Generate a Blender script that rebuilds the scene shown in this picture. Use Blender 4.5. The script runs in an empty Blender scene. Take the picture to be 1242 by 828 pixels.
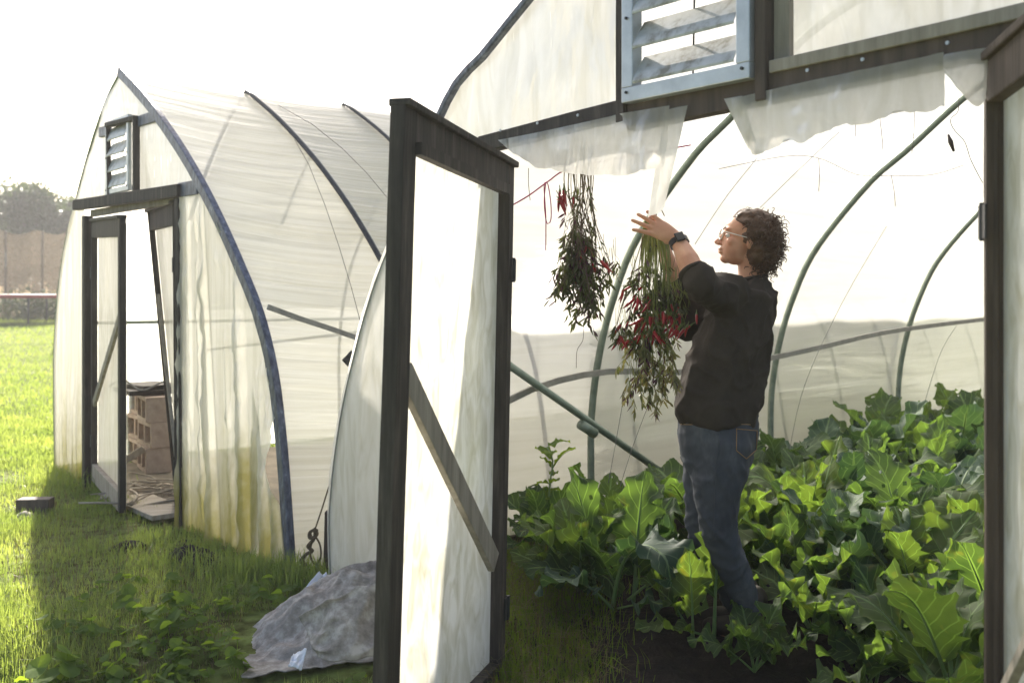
import bpy, bmesh, math, random
import numpy as np
from mathutils import Vector, Matrix, noise
from math import radians, sin, cos, pi

S = bpy.context.scene
COL = S.collection
random.seed(7)

# ------------------------------------------------------------------ camera
CAMH = 1.35
FPX = 1207.5
cam = bpy.data.cameras.new('camera'); co = bpy.data.objects.new('camera', cam); COL.objects.link(co)
co.location = (0, 0, CAMH); co.rotation_euler = (radians(90), 0, 0)
cam.lens = 35; cam.sensor_width = 36; cam.shift_y = -54/1242
cam.clip_start = .05; cam.clip_end = 2000
cam.dof.use_dof = True; cam.dof.focus_distance = 3.9; cam.dof.aperture_fstop = 3.2
S.camera = co

# ------------------------------------------------------------------ light
SUN_EL, SUN_AZ = 32.0, -21.0      # azimuth measured from +Y towards +X
w = bpy.data.worlds.new('World'); S.world = w; w.use_nodes = True
nt = w.node_tree; bg = nt.nodes['Background']
sky = nt.nodes.new('ShaderNodeTexSky'); sky.sky_type = 'NISHITA'; sky.sun_disc = False
sky.sun_elevation = radians(SUN_EL); sky.sun_rotation = radians(SUN_AZ)
sky.air_density = 1.0; sky.dust_density = 2.5; sky.ozone_density = 1.0
nt.links.new(sky.outputs[0], bg.inputs[0]); bg.inputs[1].default_value = .085
sl = bpy.data.lights.new('sun', 'SUN'); so = bpy.data.objects.new('sun', sl); COL.objects.link(so)
sl.energy = 5.0; sl.angle = radians(1.0); sl.color = (1, .925, .82)
sd = Vector((sin(radians(SUN_AZ))*cos(radians(SUN_EL)), cos(radians(SUN_AZ))*cos(radians(SUN_EL)), sin(radians(SUN_EL))))
so.rotation_euler = sd.to_track_quat('Z', 'Y').to_euler()
so.location = (-3, 6, 8)
S.view_settings.view_transform = 'Standard'; S.view_settings.look = 'None'
S.view_settings.gamma = 1; S.view_settings.use_curve_mapping = False
S.view_settings.exposure = 1.58
S.cycles.use_denoising = True
S.cycles.max_bounces = 10; S.cycles.transparent_max_bounces = 16
S.cycles.diffuse_bounces = 5; S.cycles.transmission_bounces = 6
S.cycles.sample_clamp_indirect = 8

# ------------------------------------------------------------------ helpers
OX, OY = -3.56, 7.76
DX, DY = .655, -.756
AX, AY = .756, .655
NS = 4.18                                     # s of the near tunnel's left corner
def W(s, t, z): return Vector((OX+s*DX+t*AX, OY+s*DY+t*AY, z))
def FP(px, py, t=0.0):
    k = (px-621)/FPX; X0 = OX+t*AX; Y0 = OY+t*AY
    s = (k*Y0-X0)/(DX-DY*k); Y = Y0+DY*s
    return s, CAMH+(360-py)/FPX*Y
def FW(px, py, t=0.0):
    s, z = FP(px, py, t); return W(s, t, z)
def WP(px, py, s):                            # on the vertical plane s = const -> (t, z)
    k = (px-621)/FPX; X0 = OX+s*DX; Y0 = OY+s*DY
    t = (k*Y0-X0)/(AX-AY*k); Y = Y0+AY*t
    return t, CAMH+(360-py)/FPX*Y
def P(px, py, Y): return Vector(((px-621)/FPX*Y, Y, CAMH+(360-py)/FPX*Y))
def G(px, py):                                # ground point under a pixel
    Y = CAMH*FPX/(py-360); return Vector(((px-621)/FPX*Y, Y, 0))

def tag(o, label=None, cat=None, group=None, kind=None):
    if label: o['label'] = label
    if cat: o['category'] = cat
    if group: o['group'] = group
    if kind: o['kind'] = kind
    return o
def empty(name, loc, label=None, cat=None, group=None):
    o = bpy.data.objects.new(name, None); COL.objects.link(o); o.location = loc
    o.empty_display_size = .1
    return tag(o, label, cat, group)
def origin_of(p):
    v = Vector(p.location)
    while p.parent is not None:
        p = p.parent; v = v+Vector(p.location)
    return v
def link(name, me, mat=None, parent=None, smooth=False, loc=None):
    """mesh in world coordinates -> object; vertices shifted to the object's own origin"""
    o = bpy.data.objects.new(name, me); COL.objects.link(o)
    org = Vector((0, 0, 0))
    if parent is not None:
        org = origin_of(parent); o.parent = parent
    elif loc is not None:
        org = Vector(loc); o.location = org
    if org.length > 0: me.transform(Matrix.Translation(-org))
    if mat is not None and not me.materials:
        for m in (mat if isinstance(mat, (list, tuple)) else [mat]): me.materials.append(m)
    if smooth: me.polygons.foreach_set('use_smooth', [True]*len(me.polygons))
    return o
def from_bm(name, bm, mat, parent=None, smooth=False, loc=None):
    me = bpy.data.meshes.new(name); bmesh.ops.recalc_face_normals(bm, faces=bm.faces); bm.to_mesh(me); bm.free()
    return link(name, me, mat, parent, smooth, loc)
def beam(bm, p0, p1, wd, th, wdir=None, bev=.003):
    """box from p0 to p1, width along wdir"""
    p0 = Vector(p0); p1 = Vector(p1); ax = (p1-p0); L = ax.length; ax.normalize()
    if wdir is None: wdir = Vector((0, 0, 1)) if abs(ax.z) < .9 else Vector((1, 0, 0))
    wv = Vector(wdir); wv = (wv-ax*wv.dot(ax)).normalized(); tv = ax.cross(wv).normalized()
    n = max(1, int(L/.25)); rings = []
    for i in range(n+1):
        c = p0+ax*(L*i/n)
        if 0 < i < n: c = c+wv*random.uniform(-.0015, .0015)
        rings.append([bm.verts.new(c+wv*a*wd/2+tv*b*th/2) for a, b in ((-1, -1), (1, -1), (1, 1), (-1, 1))])
    for i in range(n):
        for j in range(4):
            bm.faces.new((rings[i][j], rings[i][(j+1) % 4], rings[i+1][(j+1) % 4], rings[i+1][j]))
    bm.faces.new(rings[0][::-1]); bm.faces.new(rings[-1])
def finish_bevel(o, wd=.004, seg=2):
    m = o.modifiers.new('b', 'BEVEL'); m.width = wd; m.segments = seg; m.limit_method = 'ANGLE'; m.angle_limit = radians(50)
    return o
def tube(bm, pts, r, n=8, cap=True):
    pts = [Vector(p) for p in pts]; rr = r if isinstance(r, (list, tuple)) else [r]*len(pts)
    prev = None; rings = []
    for i, p in enumerate(pts):
        a = pts[max(i-1, 0)]; b = pts[min(i+1, len(pts)-1)]; t = (b-a)
        if t.length < 1e-9: t = Vector((0, 0, 1))
        t.normalize()
        if prev is None:
            u = t.orthogonal().normalized()
        else:
            u = prev-t*prev.dot(t)
            u = u.normalized() if u.length > 1e-6 else t.orthogonal().normalized()
        prev = u; v = t.cross(u)
        rings.append([bm.verts.new(p+(u*cos(2*pi*k/n)+v*sin(2*pi*k/n))*rr[i]) for k in range(n)])
    for i in range(len(rings)-1):
        for k in range(n):
            bm.faces.new((rings[i][k], rings[i][(k+1) % n], rings[i+1][(k+1) % n], rings[i+1][k]))
    if cap and n > 2:
        bm.faces.new(rings[0][::-1]); bm.faces.new(rings[-1])
def box(bm, c, sx, sy, sz, rz=0, rx=0, ry=0):
    M = Matrix.Translation(c) @ Matrix.Rotation(rz, 4, 'Z') @ Matrix.Rotation(rx, 4, 'X') @ Matrix.Rotation(ry, 4, 'Y') @ Matrix.Diagonal((sx, sy, sz, 1))
    bmesh.ops.create_cube(bm, size=1, matrix=M)
def catmull(pts, n):
    """dense smooth resampling of a polyline, n samples by arc length"""
    pts = [Vector(p) for p in pts]; out = []
    for i in range(len(pts)-1):
        p0 = pts[max(i-1, 0)]; p1 = pts[i]; p2 = pts[i+1]; p3 = pts[min(i+2, len(pts)-1)]
        for k in range(12):
            t = k/12
            out.append(.5*((2*p1)+(p2-p0)*t+(2*p0-5*p1+4*p2-p3)*t*t+(3*p1-p0-3*p2+p3)*t**3))
    out.append(pts[-1])
    d = [0]
    for i in range(1, len(out)): d.append(d[-1]+(out[i]-out[i-1]).length)
    res = []; j = 0
    for i in range(n):
        q = d[-1]*i/(n-1)
        while j < len(d)-2 and d[j+1] < q: j += 1
        f = (q-d[j])/max(1e-9, d[j+1]-d[j]); res.append(out[j].lerp(out[j+1], min(1, f)))
    return res
def grid_mesh(name, V, uv=None):
    """V[i][j] Vectors -> mesh with UVs"""
    ni = len(V); nj = len(V[0])
    me = bpy.data.meshes.new(name)
    vs = [tuple(v) for row in V for v in row]
    fs = [(i*nj+j, i*nj+j+1, (i+1)*nj+j+1, (i+1)*nj+j) for i in range(ni-1) for j in range(nj-1)]
    me.from_pydata(vs, [], fs); me.update()
    if uv is not None:
        l = me.uv_layers.new(name='UVMap'); fl = [uv[i][j] for i in range(ni) for j in range(nj)]
        dat = []
        for p in me.polygons:
            for vi in p.vertices: dat += [fl[vi][0], fl[vi][1]]
        l.data.foreach_set('uv', dat)
    return me
def fbm(x, y, z=0.0, o=4): return noise.fractal(Vector((x, y, z)), 1.0, 2.0, o)

# ------------------------------------------------------------------ materials
def newmat(name):
    m = bpy.data.materials.new(name); m.use_nodes = True; t = m.node_tree; t.nodes.clear()
    out = t.nodes.new('ShaderNodeOutputMaterial'); return m, t, out
def N(t, typ, **kw):
    n = t.nodes.new(typ)
    for k, v in kw.items():
        if k.startswith('i_'):
            key = k[2:]; key = int(key) if key.isdigit() else key.replace('_', ' ')
            n.inputs[key].default_value = v
        else: setattr(n, k, v)
    return n
def ramp(t, stops):
    r = t.nodes.new('ShaderNodeValToRGB'); e = r.color_ramp.elements
    while len(e) < len(stops): e.new(.5)
    for q, (p, c) in zip(e, stops): q.position = p; q.color = (*c, 1)
    return r
def mapped(t, coord, scale):
    c = t.nodes.new('ShaderNodeTexCoord'); mp = t.nodes.new('ShaderNodeMapping'); mp.inputs['Scale'].default_value = scale
    t.links.new(c.outputs[coord], mp.inputs['Vector']); return mp
def simple(name, stops, rough=.7, scale=(8, 8, 8), coord='Object', bump=.2, bumpscale=None, metallic=0, detail=6, nscale=1.0, spec=.4, bdist=.005):
    m, t, out = newmat(name); b = N(t, 'ShaderNodeBsdfPrincipled')
    mp = mapped(t, coord, scale); nz = N(t, 'ShaderNodeTexNoise'); nz.inputs['Scale'].default_value = nscale; nz.inputs['Detail'].default_value = detail
    nz.inputs['Roughness'].default_value = .65
    t.links.new(mp.outputs[0], nz.inputs['Vector']); r = ramp(t, stops); t.links.new(nz.outputs[0], r.inputs[0])
    t.links.new(r.outputs[0], b.inputs['Base Color']); b.inputs['Roughness'].default_value = rough; b.inputs['Metallic'].default_value = metallic
    b.inputs['Specular IOR Level'].default_value = spec
    if bump:
        n2 = N(t, 'ShaderNodeTexNoise'); n2.inputs['Scale'].default_value = 1; n2.inputs['Detail'].default_value = 8
        mp2 = mapped(t, coord, bumpscale or tuple(4*x for x in scale)); t.links.new(mp2.outputs[0], n2.inputs['Vector'])
        bp = N(t, 'ShaderNodeBump'); bp.inputs['Strength'].default_value = bump; bp.inputs['Distance'].default_value = bdist
        t.links.new(n2.outputs[0], bp.inputs['Height']); t.links.new(bp.outputs[0], b.inputs['Normal'])
    t.links.new(b.outputs[0], out.inputs[0]); return m

def film_mat(name, col=(.86, .87, .83), trans=.3, wr=(14, .7), stain=None, bump=.5, transl=.8, streak=.12, gloss=.5):
    """milky polythene: UV in metres, u across the wrinkles, v along them"""
    m, t, out = newmat(name); L = t.links
    mp = mapped(t, 'UV', (wr[0], wr[1], 1)); nz = N(t, 'ShaderNodeTexNoise', i_Scale=1.0, i_Detail=5.0, i_Distortion=.5); L.new(mp.outputs[0], nz.inputs['Vector'])
    mp2 = mapped(t, 'UV', (3, 3, 1)); n2 = N(t, 'ShaderNodeTexNoise', i_Scale=1.0, i_Detail=6.0); L.new(mp2.outputs[0], n2.inputs['Vector'])
    mp3 = mapped(t, 'UV', (wr[0]*2.2, wr[1]*1.3, 1)); n3 = N(t, 'ShaderNodeTexNoise', i_Scale=1.0, i_Detail=3.0, i_Distortion=1.5); L.new(mp3.outputs[0], n3.inputs['Vector'])
    dirt = ramp(t, [(.35, (1, 1, 1)), (.75, (1-streak, 1-streak*1.05, 1-streak*1.35))]); L.new(n3.outputs[0], dirt.inputs[0])
    mul = N(t, 'ShaderNodeMix', data_type='RGBA', blend_type='MULTIPLY'); mul.inputs[0].default_value = 1
    mul.inputs[6].default_value = (*col, 1); L.new(dirt.outputs[0], mul.inputs[7])
    colout = mul.outputs[2]
    if stain:
        # algae / mud: grows upward from the ground in irregular tongues (UV v = height)
        uvn = N(t, 'ShaderNodeTexCoord'); sp = N(t, 'ShaderNodeSeparateXYZ'); L.new(uvn.outputs['UV'], sp.inputs[0])
        mps = mapped(t, 'UV', (5.5, .8, 1)); ns = N(t, 'ShaderNodeTexNoise', i_Scale=1.0, i_Detail=5.0, i_Distortion=.4); L.new(mps.outputs[0], ns.inputs['Vector'])
        ma = N(t, 'ShaderNodeMath', operation='MULTIPLY_ADD'); ma.inputs[1].default_value = -.55; L.new(sp.outputs[1], ma.inputs[0])
        L.new(ns.outputs[0], ma.inputs[2])
        mpf = mapped(t, 'UV', (34, 14, 1)); nf_ = N(t, 'ShaderNodeTexNoise', i_Scale=1.0, i_Detail=8.0); L.new(mpf.outputs[0], nf_.inputs['Vector'])
        mb = N(t, 'ShaderNodeMath', operation='MULTIPLY_ADD'); mb.inputs[1].default_value = .22; L.new(nf_.outputs[0], mb.inputs[0]); L.new(ma.outputs[0], mb.inputs[2])
        rs = ramp(t, [(stain[1]-.04, (0, 0, 0)), (stain[1]+.10, (.35, .35, .35)), (stain[1]+.32, (1, 1, 1))]); L.new(mb.outputs[0], rs.inputs[0])
        mx = N(t, 'ShaderNodeMix', data_type='RGBA'); L.new(rs.outputs[0], mx.inputs[0]); L.new(colout, mx.inputs[6]); mx.inputs[7].default_value = (*stain[0], 1)
        colout = mx.outputs[2]
    add = N(t, 'ShaderNodeMath', operation='MULTIPLY_ADD'); add.inputs[1].default_value = .35; L.new(n2.outputs[0], add.inputs[0]); L.new(nz.outputs[0], add.inputs[2])
    bp = N(t, 'ShaderNodeBump'); bp.inputs['Strength'].default_value = bump; bp.inputs['Distance'].default_value = .02; L.new(add.outputs[0], bp.inputs['Height'])
    df = N(t, 'ShaderNodeBsdfDiffuse'); tl = N(t, 'ShaderNodeBsdfTranslucent'); gl = N(t, 'ShaderNodeBsdfGlossy', i_Roughness=.28); tr = N(t, 'ShaderNodeBsdfTransparent')
    for q in (df, tl, gl): L.new(bp.outputs[0], q.inputs['Normal'])
    L.new(colout, df.inputs[0]); L.new(colout, tl.inputs[0])
    m1 = N(t, 'ShaderNodeMixShader', i_0=transl); L.new(df.outputs[0], m1.inputs[1]); L.new(tl.outputs[0], m1.inputs[2])
    fr = N(t, 'ShaderNodeFresnel', i_IOR=1.35); L.new(bp.outputs[0], fr.inputs['Normal'])
    fm = N(t, 'ShaderNodeMath', operation='MULTIPLY'); fm.inputs[1].default_value = gloss; L.new(fr.outputs[0], fm.inputs[0])
    m2 = N(t, 'ShaderNodeMixShader', i_0=trans); L.new(m1.outputs[0], m2.inputs[1]); L.new(tr.outputs[0], m2.inputs[2])
    m3 = N(t, 'ShaderNodeMixShader'); L.new(fm.outputs[0], m3.inputs[0]); L.new(m2.outputs[0], m3.inputs[1]); L.new(gl.outputs[0], m3.inputs[2])
    L.new(m3.outputs[0], out.inputs[0]); return m

def leaf_mat(name, c1, c2, rib=(.35, .45, .18), transl=.5, rough=.45, veins=True, tcol=None, scale=6):
    m, t, out = newmat(name); L = t.links
    mp = mapped(t, 'Object', (scale, scale, scale)); nz = N(t, 'ShaderNodeTexNoise', i_Scale=1.0, i_Detail=5.0); L.new(mp.outputs[0], nz.inputs['Vector'])
    r = ramp(t, [(.3, c1), (.7, c2)]); L.new(nz.outputs[0], r.inputs[0]); colout = r.outputs[0]
    b = N(t, 'ShaderNodeBsdfPrincipled'); b.inputs['Roughness'].default_value = rough; b.inputs['Specular IOR Level'].default_value = .35
    if veins:
        oi = N(t, 'ShaderNodeObjectInfo'); rv = ramp(t, [(0, (.62, .68, .75)), (.5, (1, 1, 1)), (1, (1.0, .93, .7))]); L.new(oi.outputs['Random'], rv.inputs[0])
        m0 = N(t, 'ShaderNodeMix', data_type='RGBA', blend_type='MULTIPLY'); m0.inputs[0].default_value = 1; L.new(colout, m0.inputs[6]); L.new(rv.outputs[0], m0.inputs[7])
        ny = N(t, 'ShaderNodeTexNoise', i_Scale=11.0, i_Detail=4.0); cy = N(t, 'ShaderNodeTexCoord'); L.new(cy.outputs['Object'], ny.inputs['Vector']); ry = ramp(t, [(.62, (0, 0, 0)), (.78, (.8, .8, .8))]); L.new(ny.outputs[0], ry.inputs[0])
        m9 = N(t, 'ShaderNodeMix', data_type='RGBA'); L.new(ry.outputs[0], m9.inputs[0]); L.new(m0.outputs[2], m9.inputs[6]); m9.inputs[7].default_value = (.17, .15, .045, 1); colout = m9.outputs[2]
        uv = N(t, 'ShaderNodeTexCoord'); sp = N(t, 'ShaderNodeSeparateXYZ'); L.new(uv.outputs['UV'], sp.inputs[0])
        ab = N(t, 'ShaderNodeMath', operation='ABSOLUTE'); L.new(sp.outputs[0], ab.inputs[0])
        # lateral veins: |u| drives an upward shift of v
        sh = N(t, 'ShaderNodeMath', operation='MULTIPLY_ADD'); sh.inputs[1].default_value = -.28; L.new(ab.outputs[0], sh.inputs[0]); L.new(sp.outputs[1], sh.inputs[2])
        fq = N(t, 'ShaderNodeMath', operation='MULTIPLY'); fq.inputs[1].default_value = 44; L.new(sh.outputs[0], fq.inputs[0])
        sn = N(t, 'ShaderNodeMath', operation='SINE'); L.new(fq.outputs[0], sn.inputs[0])
        r2 = ramp(t, [(.90, (0, 0, 0)), (1.0, (.55, .55, .55))]); L.new(sn.outputs[0], r2.inputs[0])
        r3 = ramp(t, [(.03, (1, 1, 1)), (.09, (0, 0, 0))]); L.new(ab.outputs[0], r3.inputs[0])
        mxv = N(t, 'ShaderNodeMath', operation='MAXIMUM'); L.new(r2.outputs[0], mxv.inputs[0]); L.new(r3.outputs[0], mxv.inputs[1])
        mx = N(t, 'ShaderNodeMix', data_type='RGBA'); L.new(mxv.outputs[0], mx.inputs[0]); L.new(colout, mx.inputs[6]); mx.inputs[7].default_value = (*rib, 1)
        colout = mx.outputs[2]
        n4 = N(t, 'ShaderNodeTexNoise', i_Scale=60.0, i_Detail=3.0); L.new(uv.outputs['Object'], n4.inputs['Vector'])
        ad = N(t, 'ShaderNodeMath', operation='MULTIPLY_ADD'); ad.inputs[1].default_value = .4; L.new(n4.outputs[0], ad.inputs[0]); L.new(mxv.outputs[0], ad.inputs[2])
        bp = N(t, 'ShaderNodeBump', invert=True); bp.inputs['Strength'].default_value = .5; bp.inputs['Distance'].default_value = .004; L.new(ad.outputs[0], bp.inputs['Height'])
        L.new(bp.outputs[0], b.inputs['Normal'])
    L.new(colout, b.inputs['Base Color'])
    tl = N(t, 'ShaderNodeBsdfTranslucent')
    gm = N(t, 'ShaderNodeMix', data_type='RGBA', blend_type='MULTIPLY'); gm.inputs[0].default_value = 1; L.new(colout, gm.inputs[6]); gm.inputs[7].default_value = (*(tcol or (2.2, 2.1, .5)), 1)
    L.new(gm.outputs[2], tl.inputs[0])
    mx2 = N(t, 'ShaderNodeMixShader', i_0=transl); L.new(b.outputs[0], mx2.inputs[1]); L.new(tl.outputs[0], mx2.inputs[2]); L.new(mx2.outputs[0], out.inputs[0])
    return m

M = {}
M['film_roof'] = film_mat('film_roof', (.88, .875, .84), .13, (9, .25), bump=1.0, transl=.76, streak=.20)
M['film_net'] = film_mat('film_net', (.72, .73, .70), .42, (26, .5), bump=.7, transl=.6, streak=.4)
M['film_near'] = film_mat('film_near', (.88, .865, .82), .38, (7, .5), bump=.5, transl=.78, streak=.12)
M['film_wall'] = film_mat('film_wall', (.92, .90, .83), .10, (9, .5), stain=((.40, .37, .12), .30), bump=.4, transl=.72, streak=.20, gloss=.08)
M['film_gable'] = film_mat('film_gable', (.89, .88, .84), .10, (5, 2), bump=.5, transl=.72, streak=.24, gloss=.2)
M['film_door'] = film_mat('film_door', (.86, .85, .80), .09, (6, 4), bump=.5, transl=.80, streak=.40, gloss=.25)
M['film_flap'] = film_mat('film_flap', (.92, .90, .86), .10, (7, 3), bump=.9, transl=.78, streak=.18, gloss=.15)
M['wood_dark'] = simple('wood_dark', [(.25, (.018, .014, .012)), (.52, (.048, .038, .032)), (.8, (.13, .105, .088))], .75, (30, 30, 2.5), bump=.6, bumpscale=(90, 90, 5))
M['wood_brown'] = simple('wood_brown', [(.25, (.042, .030, .024)), (.6, (.10, .073, .057)), (.9, (.20, .155, .12))], .75, (25, 25, 2.5), bump=.6, bumpscale=(90, 90, 5))
M['wood_grey'] = simple('wood_grey', [(.25, (.17, .145, .12)), (.6, (.33, .29, .24)), (.9, (.48, .43, .36))], .8, (25, 25, 2.5), bump=.6, bumpscale=(90, 90, 5))
M['wrap'] = simple('wrapped_wood', [(.35, (.045, .05, .075)), (.6, (.13, .145, .20)), (.8, (.42, .44, .5))], .4, (40, 40, 14), bump=.4)
M['pipe'] = simple('pipe_green', [(.3, (.17, .21, .17)), (.7, (.29, .34, .28))], .42, (10, 10, 10), bump=.1, metallic=.4)
M['pipe_dark'] = simple('pipe_dark', [(.3, (.015, .016, .018)), (.7, (.05, .05, .052))], .5, (20, 20, 20), bump=.2)
M['batten'] = simple('batten', [(.3, (.2, .19, .17)), (.7, (.33, .31, .27))], .7, (20, 20, 20))
M['alu'] = simple('aluminium', [(.3, (.40, .42, .44)), (.7, (.58, .60, .62))], .38, (9, 9, 9), metallic=.55, bump=.1)
M['alu_dirty'] = simple('aluminium_dirty', [(.34, (.20, .19, .15)), (.50, (.42, .43, .42)), (.8, (.55, .57, .58))], .45, (14, 14, 14), metallic=.3, bump=.05)
M['wire'] = simple('wire', [(.3, (.03, .02, .02)), (.7, (.07, .05, .045))], .6, bump=0)
M['cord_grey'] = simple('cord_grey', [(.3, (.18, .17, .17)), (.7, (.3, .29, .28))], .7, bump=0)
M['twine'] = simple('pink_twine', [(.3, (.32, .03, .10)), (.7, (.5, .08, .18))], .8, (60, 60, 60), bump=0)
M['rope'] = simple('rope', [(.3, (.06, .045, .03)), (.7, (.16, .12, .075))], .85, (90, 90, 90), bump=.5)
M['soil'] = simple('soil', [(.3, (.010, .007, .006)), (.55, (.022, .015, .012)), (.85, (.055, .04, .03))], .97, (16, 16, 16), bump=1.0, bumpscale=(40, 40, 40), detail=10, bdist=.02)
M['brick'] = simple('brick', [(.3, (.30, .16, .11)), (.7, (.45, .28, .2))], .9, (20, 20, 20), bump=.5)
M['concrete'] = simple('concrete_block', [(.3, (.34, .25, .20)), (.7, (.52, .41, .34))], .9, (12, 12, 12), bump=.5)
M['stone'] = simple('stone', [(.3, (.2, .18, .15)), (.7, (.42, .38, .33))], .9, (20, 20, 20), bump=.5)
M['fabric'] = simple('weed_cloth', [(.32, (.18, .155, .135)), (.5, (.31, .275, .245)), (.64, (.48, .435, .39))], .85, (22, 22, 22), bump=.6, bumpscale=(90, 320, 90), detail=12, bdist=.003)
M['white_sheet'] = simple('white_sheet', [(.3, (.60, .62, .68)), (.7, (.78, .79, .83))], .5, (10, 10, 10), bump=.2)
M['black_plastic'] = simple('black_plastic', [(.3, (.015, .015, .018)), (.7, (.05, .05, .055))], .35, (10, 10, 10), bump=.6)
M['planks'] = simple('old_planks', [(.3, (.26, .21, .16)), (.7, (.46, .39, .31))], .85, (5, 30, 5), bump=.5)

# ------------------------------------------------------------------ ground
def gz(y):
    f = np.clip((4.1-y)/.7, 0, 1); h = np.clip((y-15)/15, 0, 1); return -.12*f*f*(3-2*f)+.55*h*h*(3-2*h)
def gzf(y): return float(gz(np.float64(y)))
def ground():
    m, t, out = newmat('meadow'); L = t.links
    b = N(t, 'ShaderNodeBsdfPrincipled'); b.inputs['Roughness'].default_value = .95; b.inputs['Specular IOR Level'].default_value = .1
    c = N(t, 'ShaderNodeTexCoord'); n1 = N(t, 'ShaderNodeTexNoise', i_Scale=.6, i_Detail=8.0); L.new(c.outputs['Object'], n1.inputs['Vector'])
    n2 = N(t, 'ShaderNodeTexNoise', i_Scale=14.0, i_Detail=8.0); L.new(c.outputs['Object'], n2.inputs['Vector'])
    r1 = ramp(t, [(.35, (.13, .17, .04)), (.65, (.24, .28, .08))]); L.new(n1.outputs[0], r1.inputs[0])
    r2 = ramp(t, [(.35, (.35, .3, .25)), (.6, (1, 1, 1))]); L.new(n2.outputs[0], r2.inputs[0])
    mx = N(t, 'ShaderNodeMix', data_type='RGBA', blend_type='MULTIPLY'); mx.inputs[0].default_value = 1; L.new(r1.outputs[0], mx.inputs[6]); L.new(r2.outputs[0], mx.inputs[7])
    L.new(mx.outputs[2], b.inputs['Base Color'])
    bp = N(t, 'ShaderNodeBump'); bp.inputs['Strength'].default_value = .8; bp.inputs['Distance'].default_value = .05; L.new(n2.outputs[0], bp.inputs['Height']); L.new(bp.outputs[0], b.inputs['Normal'])
    L.new(b.outputs[0], out.inputs[0])
    bm = bmesh.new()
    xs = [-900, -200, -60]+[-20+i*.5 for i in range(0, 80)]+[20, 60, 200, 900]
    ys = [-300, -60, -10]+[-4+i*.25 for i in range(0, 60)]+[11+i*.5 for i in range(30)]+[30, 50, 90, 200, 1200]
    g = [[bm.verts.new((x, y, gzf(y)+(.018*fbm(x*.9, y*.9)-.012 if abs(x) < 19 and -4 < y < 25 else 0))) for y in ys] for x in xs]
    for i in range(len(xs)-1):
        for j in range(len(ys)-1): bm.faces.new((g[i][j], g[i+1][j], g[i+1][j+1], g[i][j+1]))
    tag(from_bm('ground', bm, m, smooth=True), kind='structure')
    # soil bed inside the near tunnel
    V = []; uv = []
    for i in range(260):
        row = []; ur = []
        for j in range(180):
            t_ = -.02+8.8*(i/259)**1.5; s_ = NS+.1+4.0*j/179
            z = .03+.03*fbm(s_*2.2, t_*2.2)+.022*fbm(s_*9, t_*9, 3)+.016*abs(fbm(s_*26, t_*26, 7))+gzf(W(s_, t_, 0).y)
            row.append(W(s_, t_, z)); ur.append((s_, t_))
        V.append(row); uv.append(ur)
    tag(link('soil', grid_mesh('soil', V, uv), M['soil'], smooth=True), kind='structure')
    V = []; uv = []
    for i in range(40):
        row = []; ur = []
        for j in range(30):
            t_ = .02+4*i/39; s_ = .15+3.4*j/29
            row.append(W(s_, t_, .018+.012*fbm(s_*3, t_*3))); ur.append((s_, t_))
        V.append(row); uv.append(ur)
    d = simple('dirt_floor', [(.3, (.16, .13, .10)), (.7, (.30, .25, .19))], .95, (5, 5, 5), bump=.6)
    tag(link('dirt_floor', grid_mesh('dirt_floor', V, uv), d, smooth=True), kind='structure')
ground()

# ------------------------------------------------------------------ tunnels
LP = [(67, 566), (66, 500), (66, 430), (70, 362), (78, 302), (92, 243), (110, 177), (130, 119), (148, 84)]
RP = [(148, 84), (180, 119), (215, 167), (245, 217), (270, 266), (295, 322), (318, 380), (335, 450), (345, 530), (352, 620), (357, 697)]
def prof2(pts, t=0.0): return [Vector((*FP(x, y, t), 0)) for x, y in pts]
far_profile = catmull(prof2(LP), 34)[:-1]+catmull(prof2(RP), 44)
for p in far_profile: p.y = max(p.y, 0.0)
# near tunnel: left half from the photo, right half mirrored about its middle
cs = NS+2.10
na = [FP(x, y) for x, y in [(402, 715), (400, 620), (411, 520), (430, 430), (452, 352), (478, 285), (545, 122), (590, 66), (645, -2)]]
nb = [FP(x, y, 1.85) for x, y in [(716, 640), (715, 575), (716, 500), (725, 430), (741, 365), (770, 290), (835, 193), (885, 140)]]
na = [Vector((s, max(z, 0), 0)) for s, z in na]+[Vector((cs-.25, 2.70, 0)), Vector((cs, 2.80, 0))]
nb = [Vector((nb[0][0], 0, 0))]+[Vector((s, z, 0)) for s, z in nb[1:]]+[Vector((cs-.7, 2.68, 0)), Vector((cs, 2.86, 0))]
na = catmull(na, 44); nb = catmull(nb, 44)
def mirror(p): return p+[Vector((2*cs-q.x, q.y, 0)) for q in p[-2::-1]]
near_front = mirror(na); near_in = mirror(nb)

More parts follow.
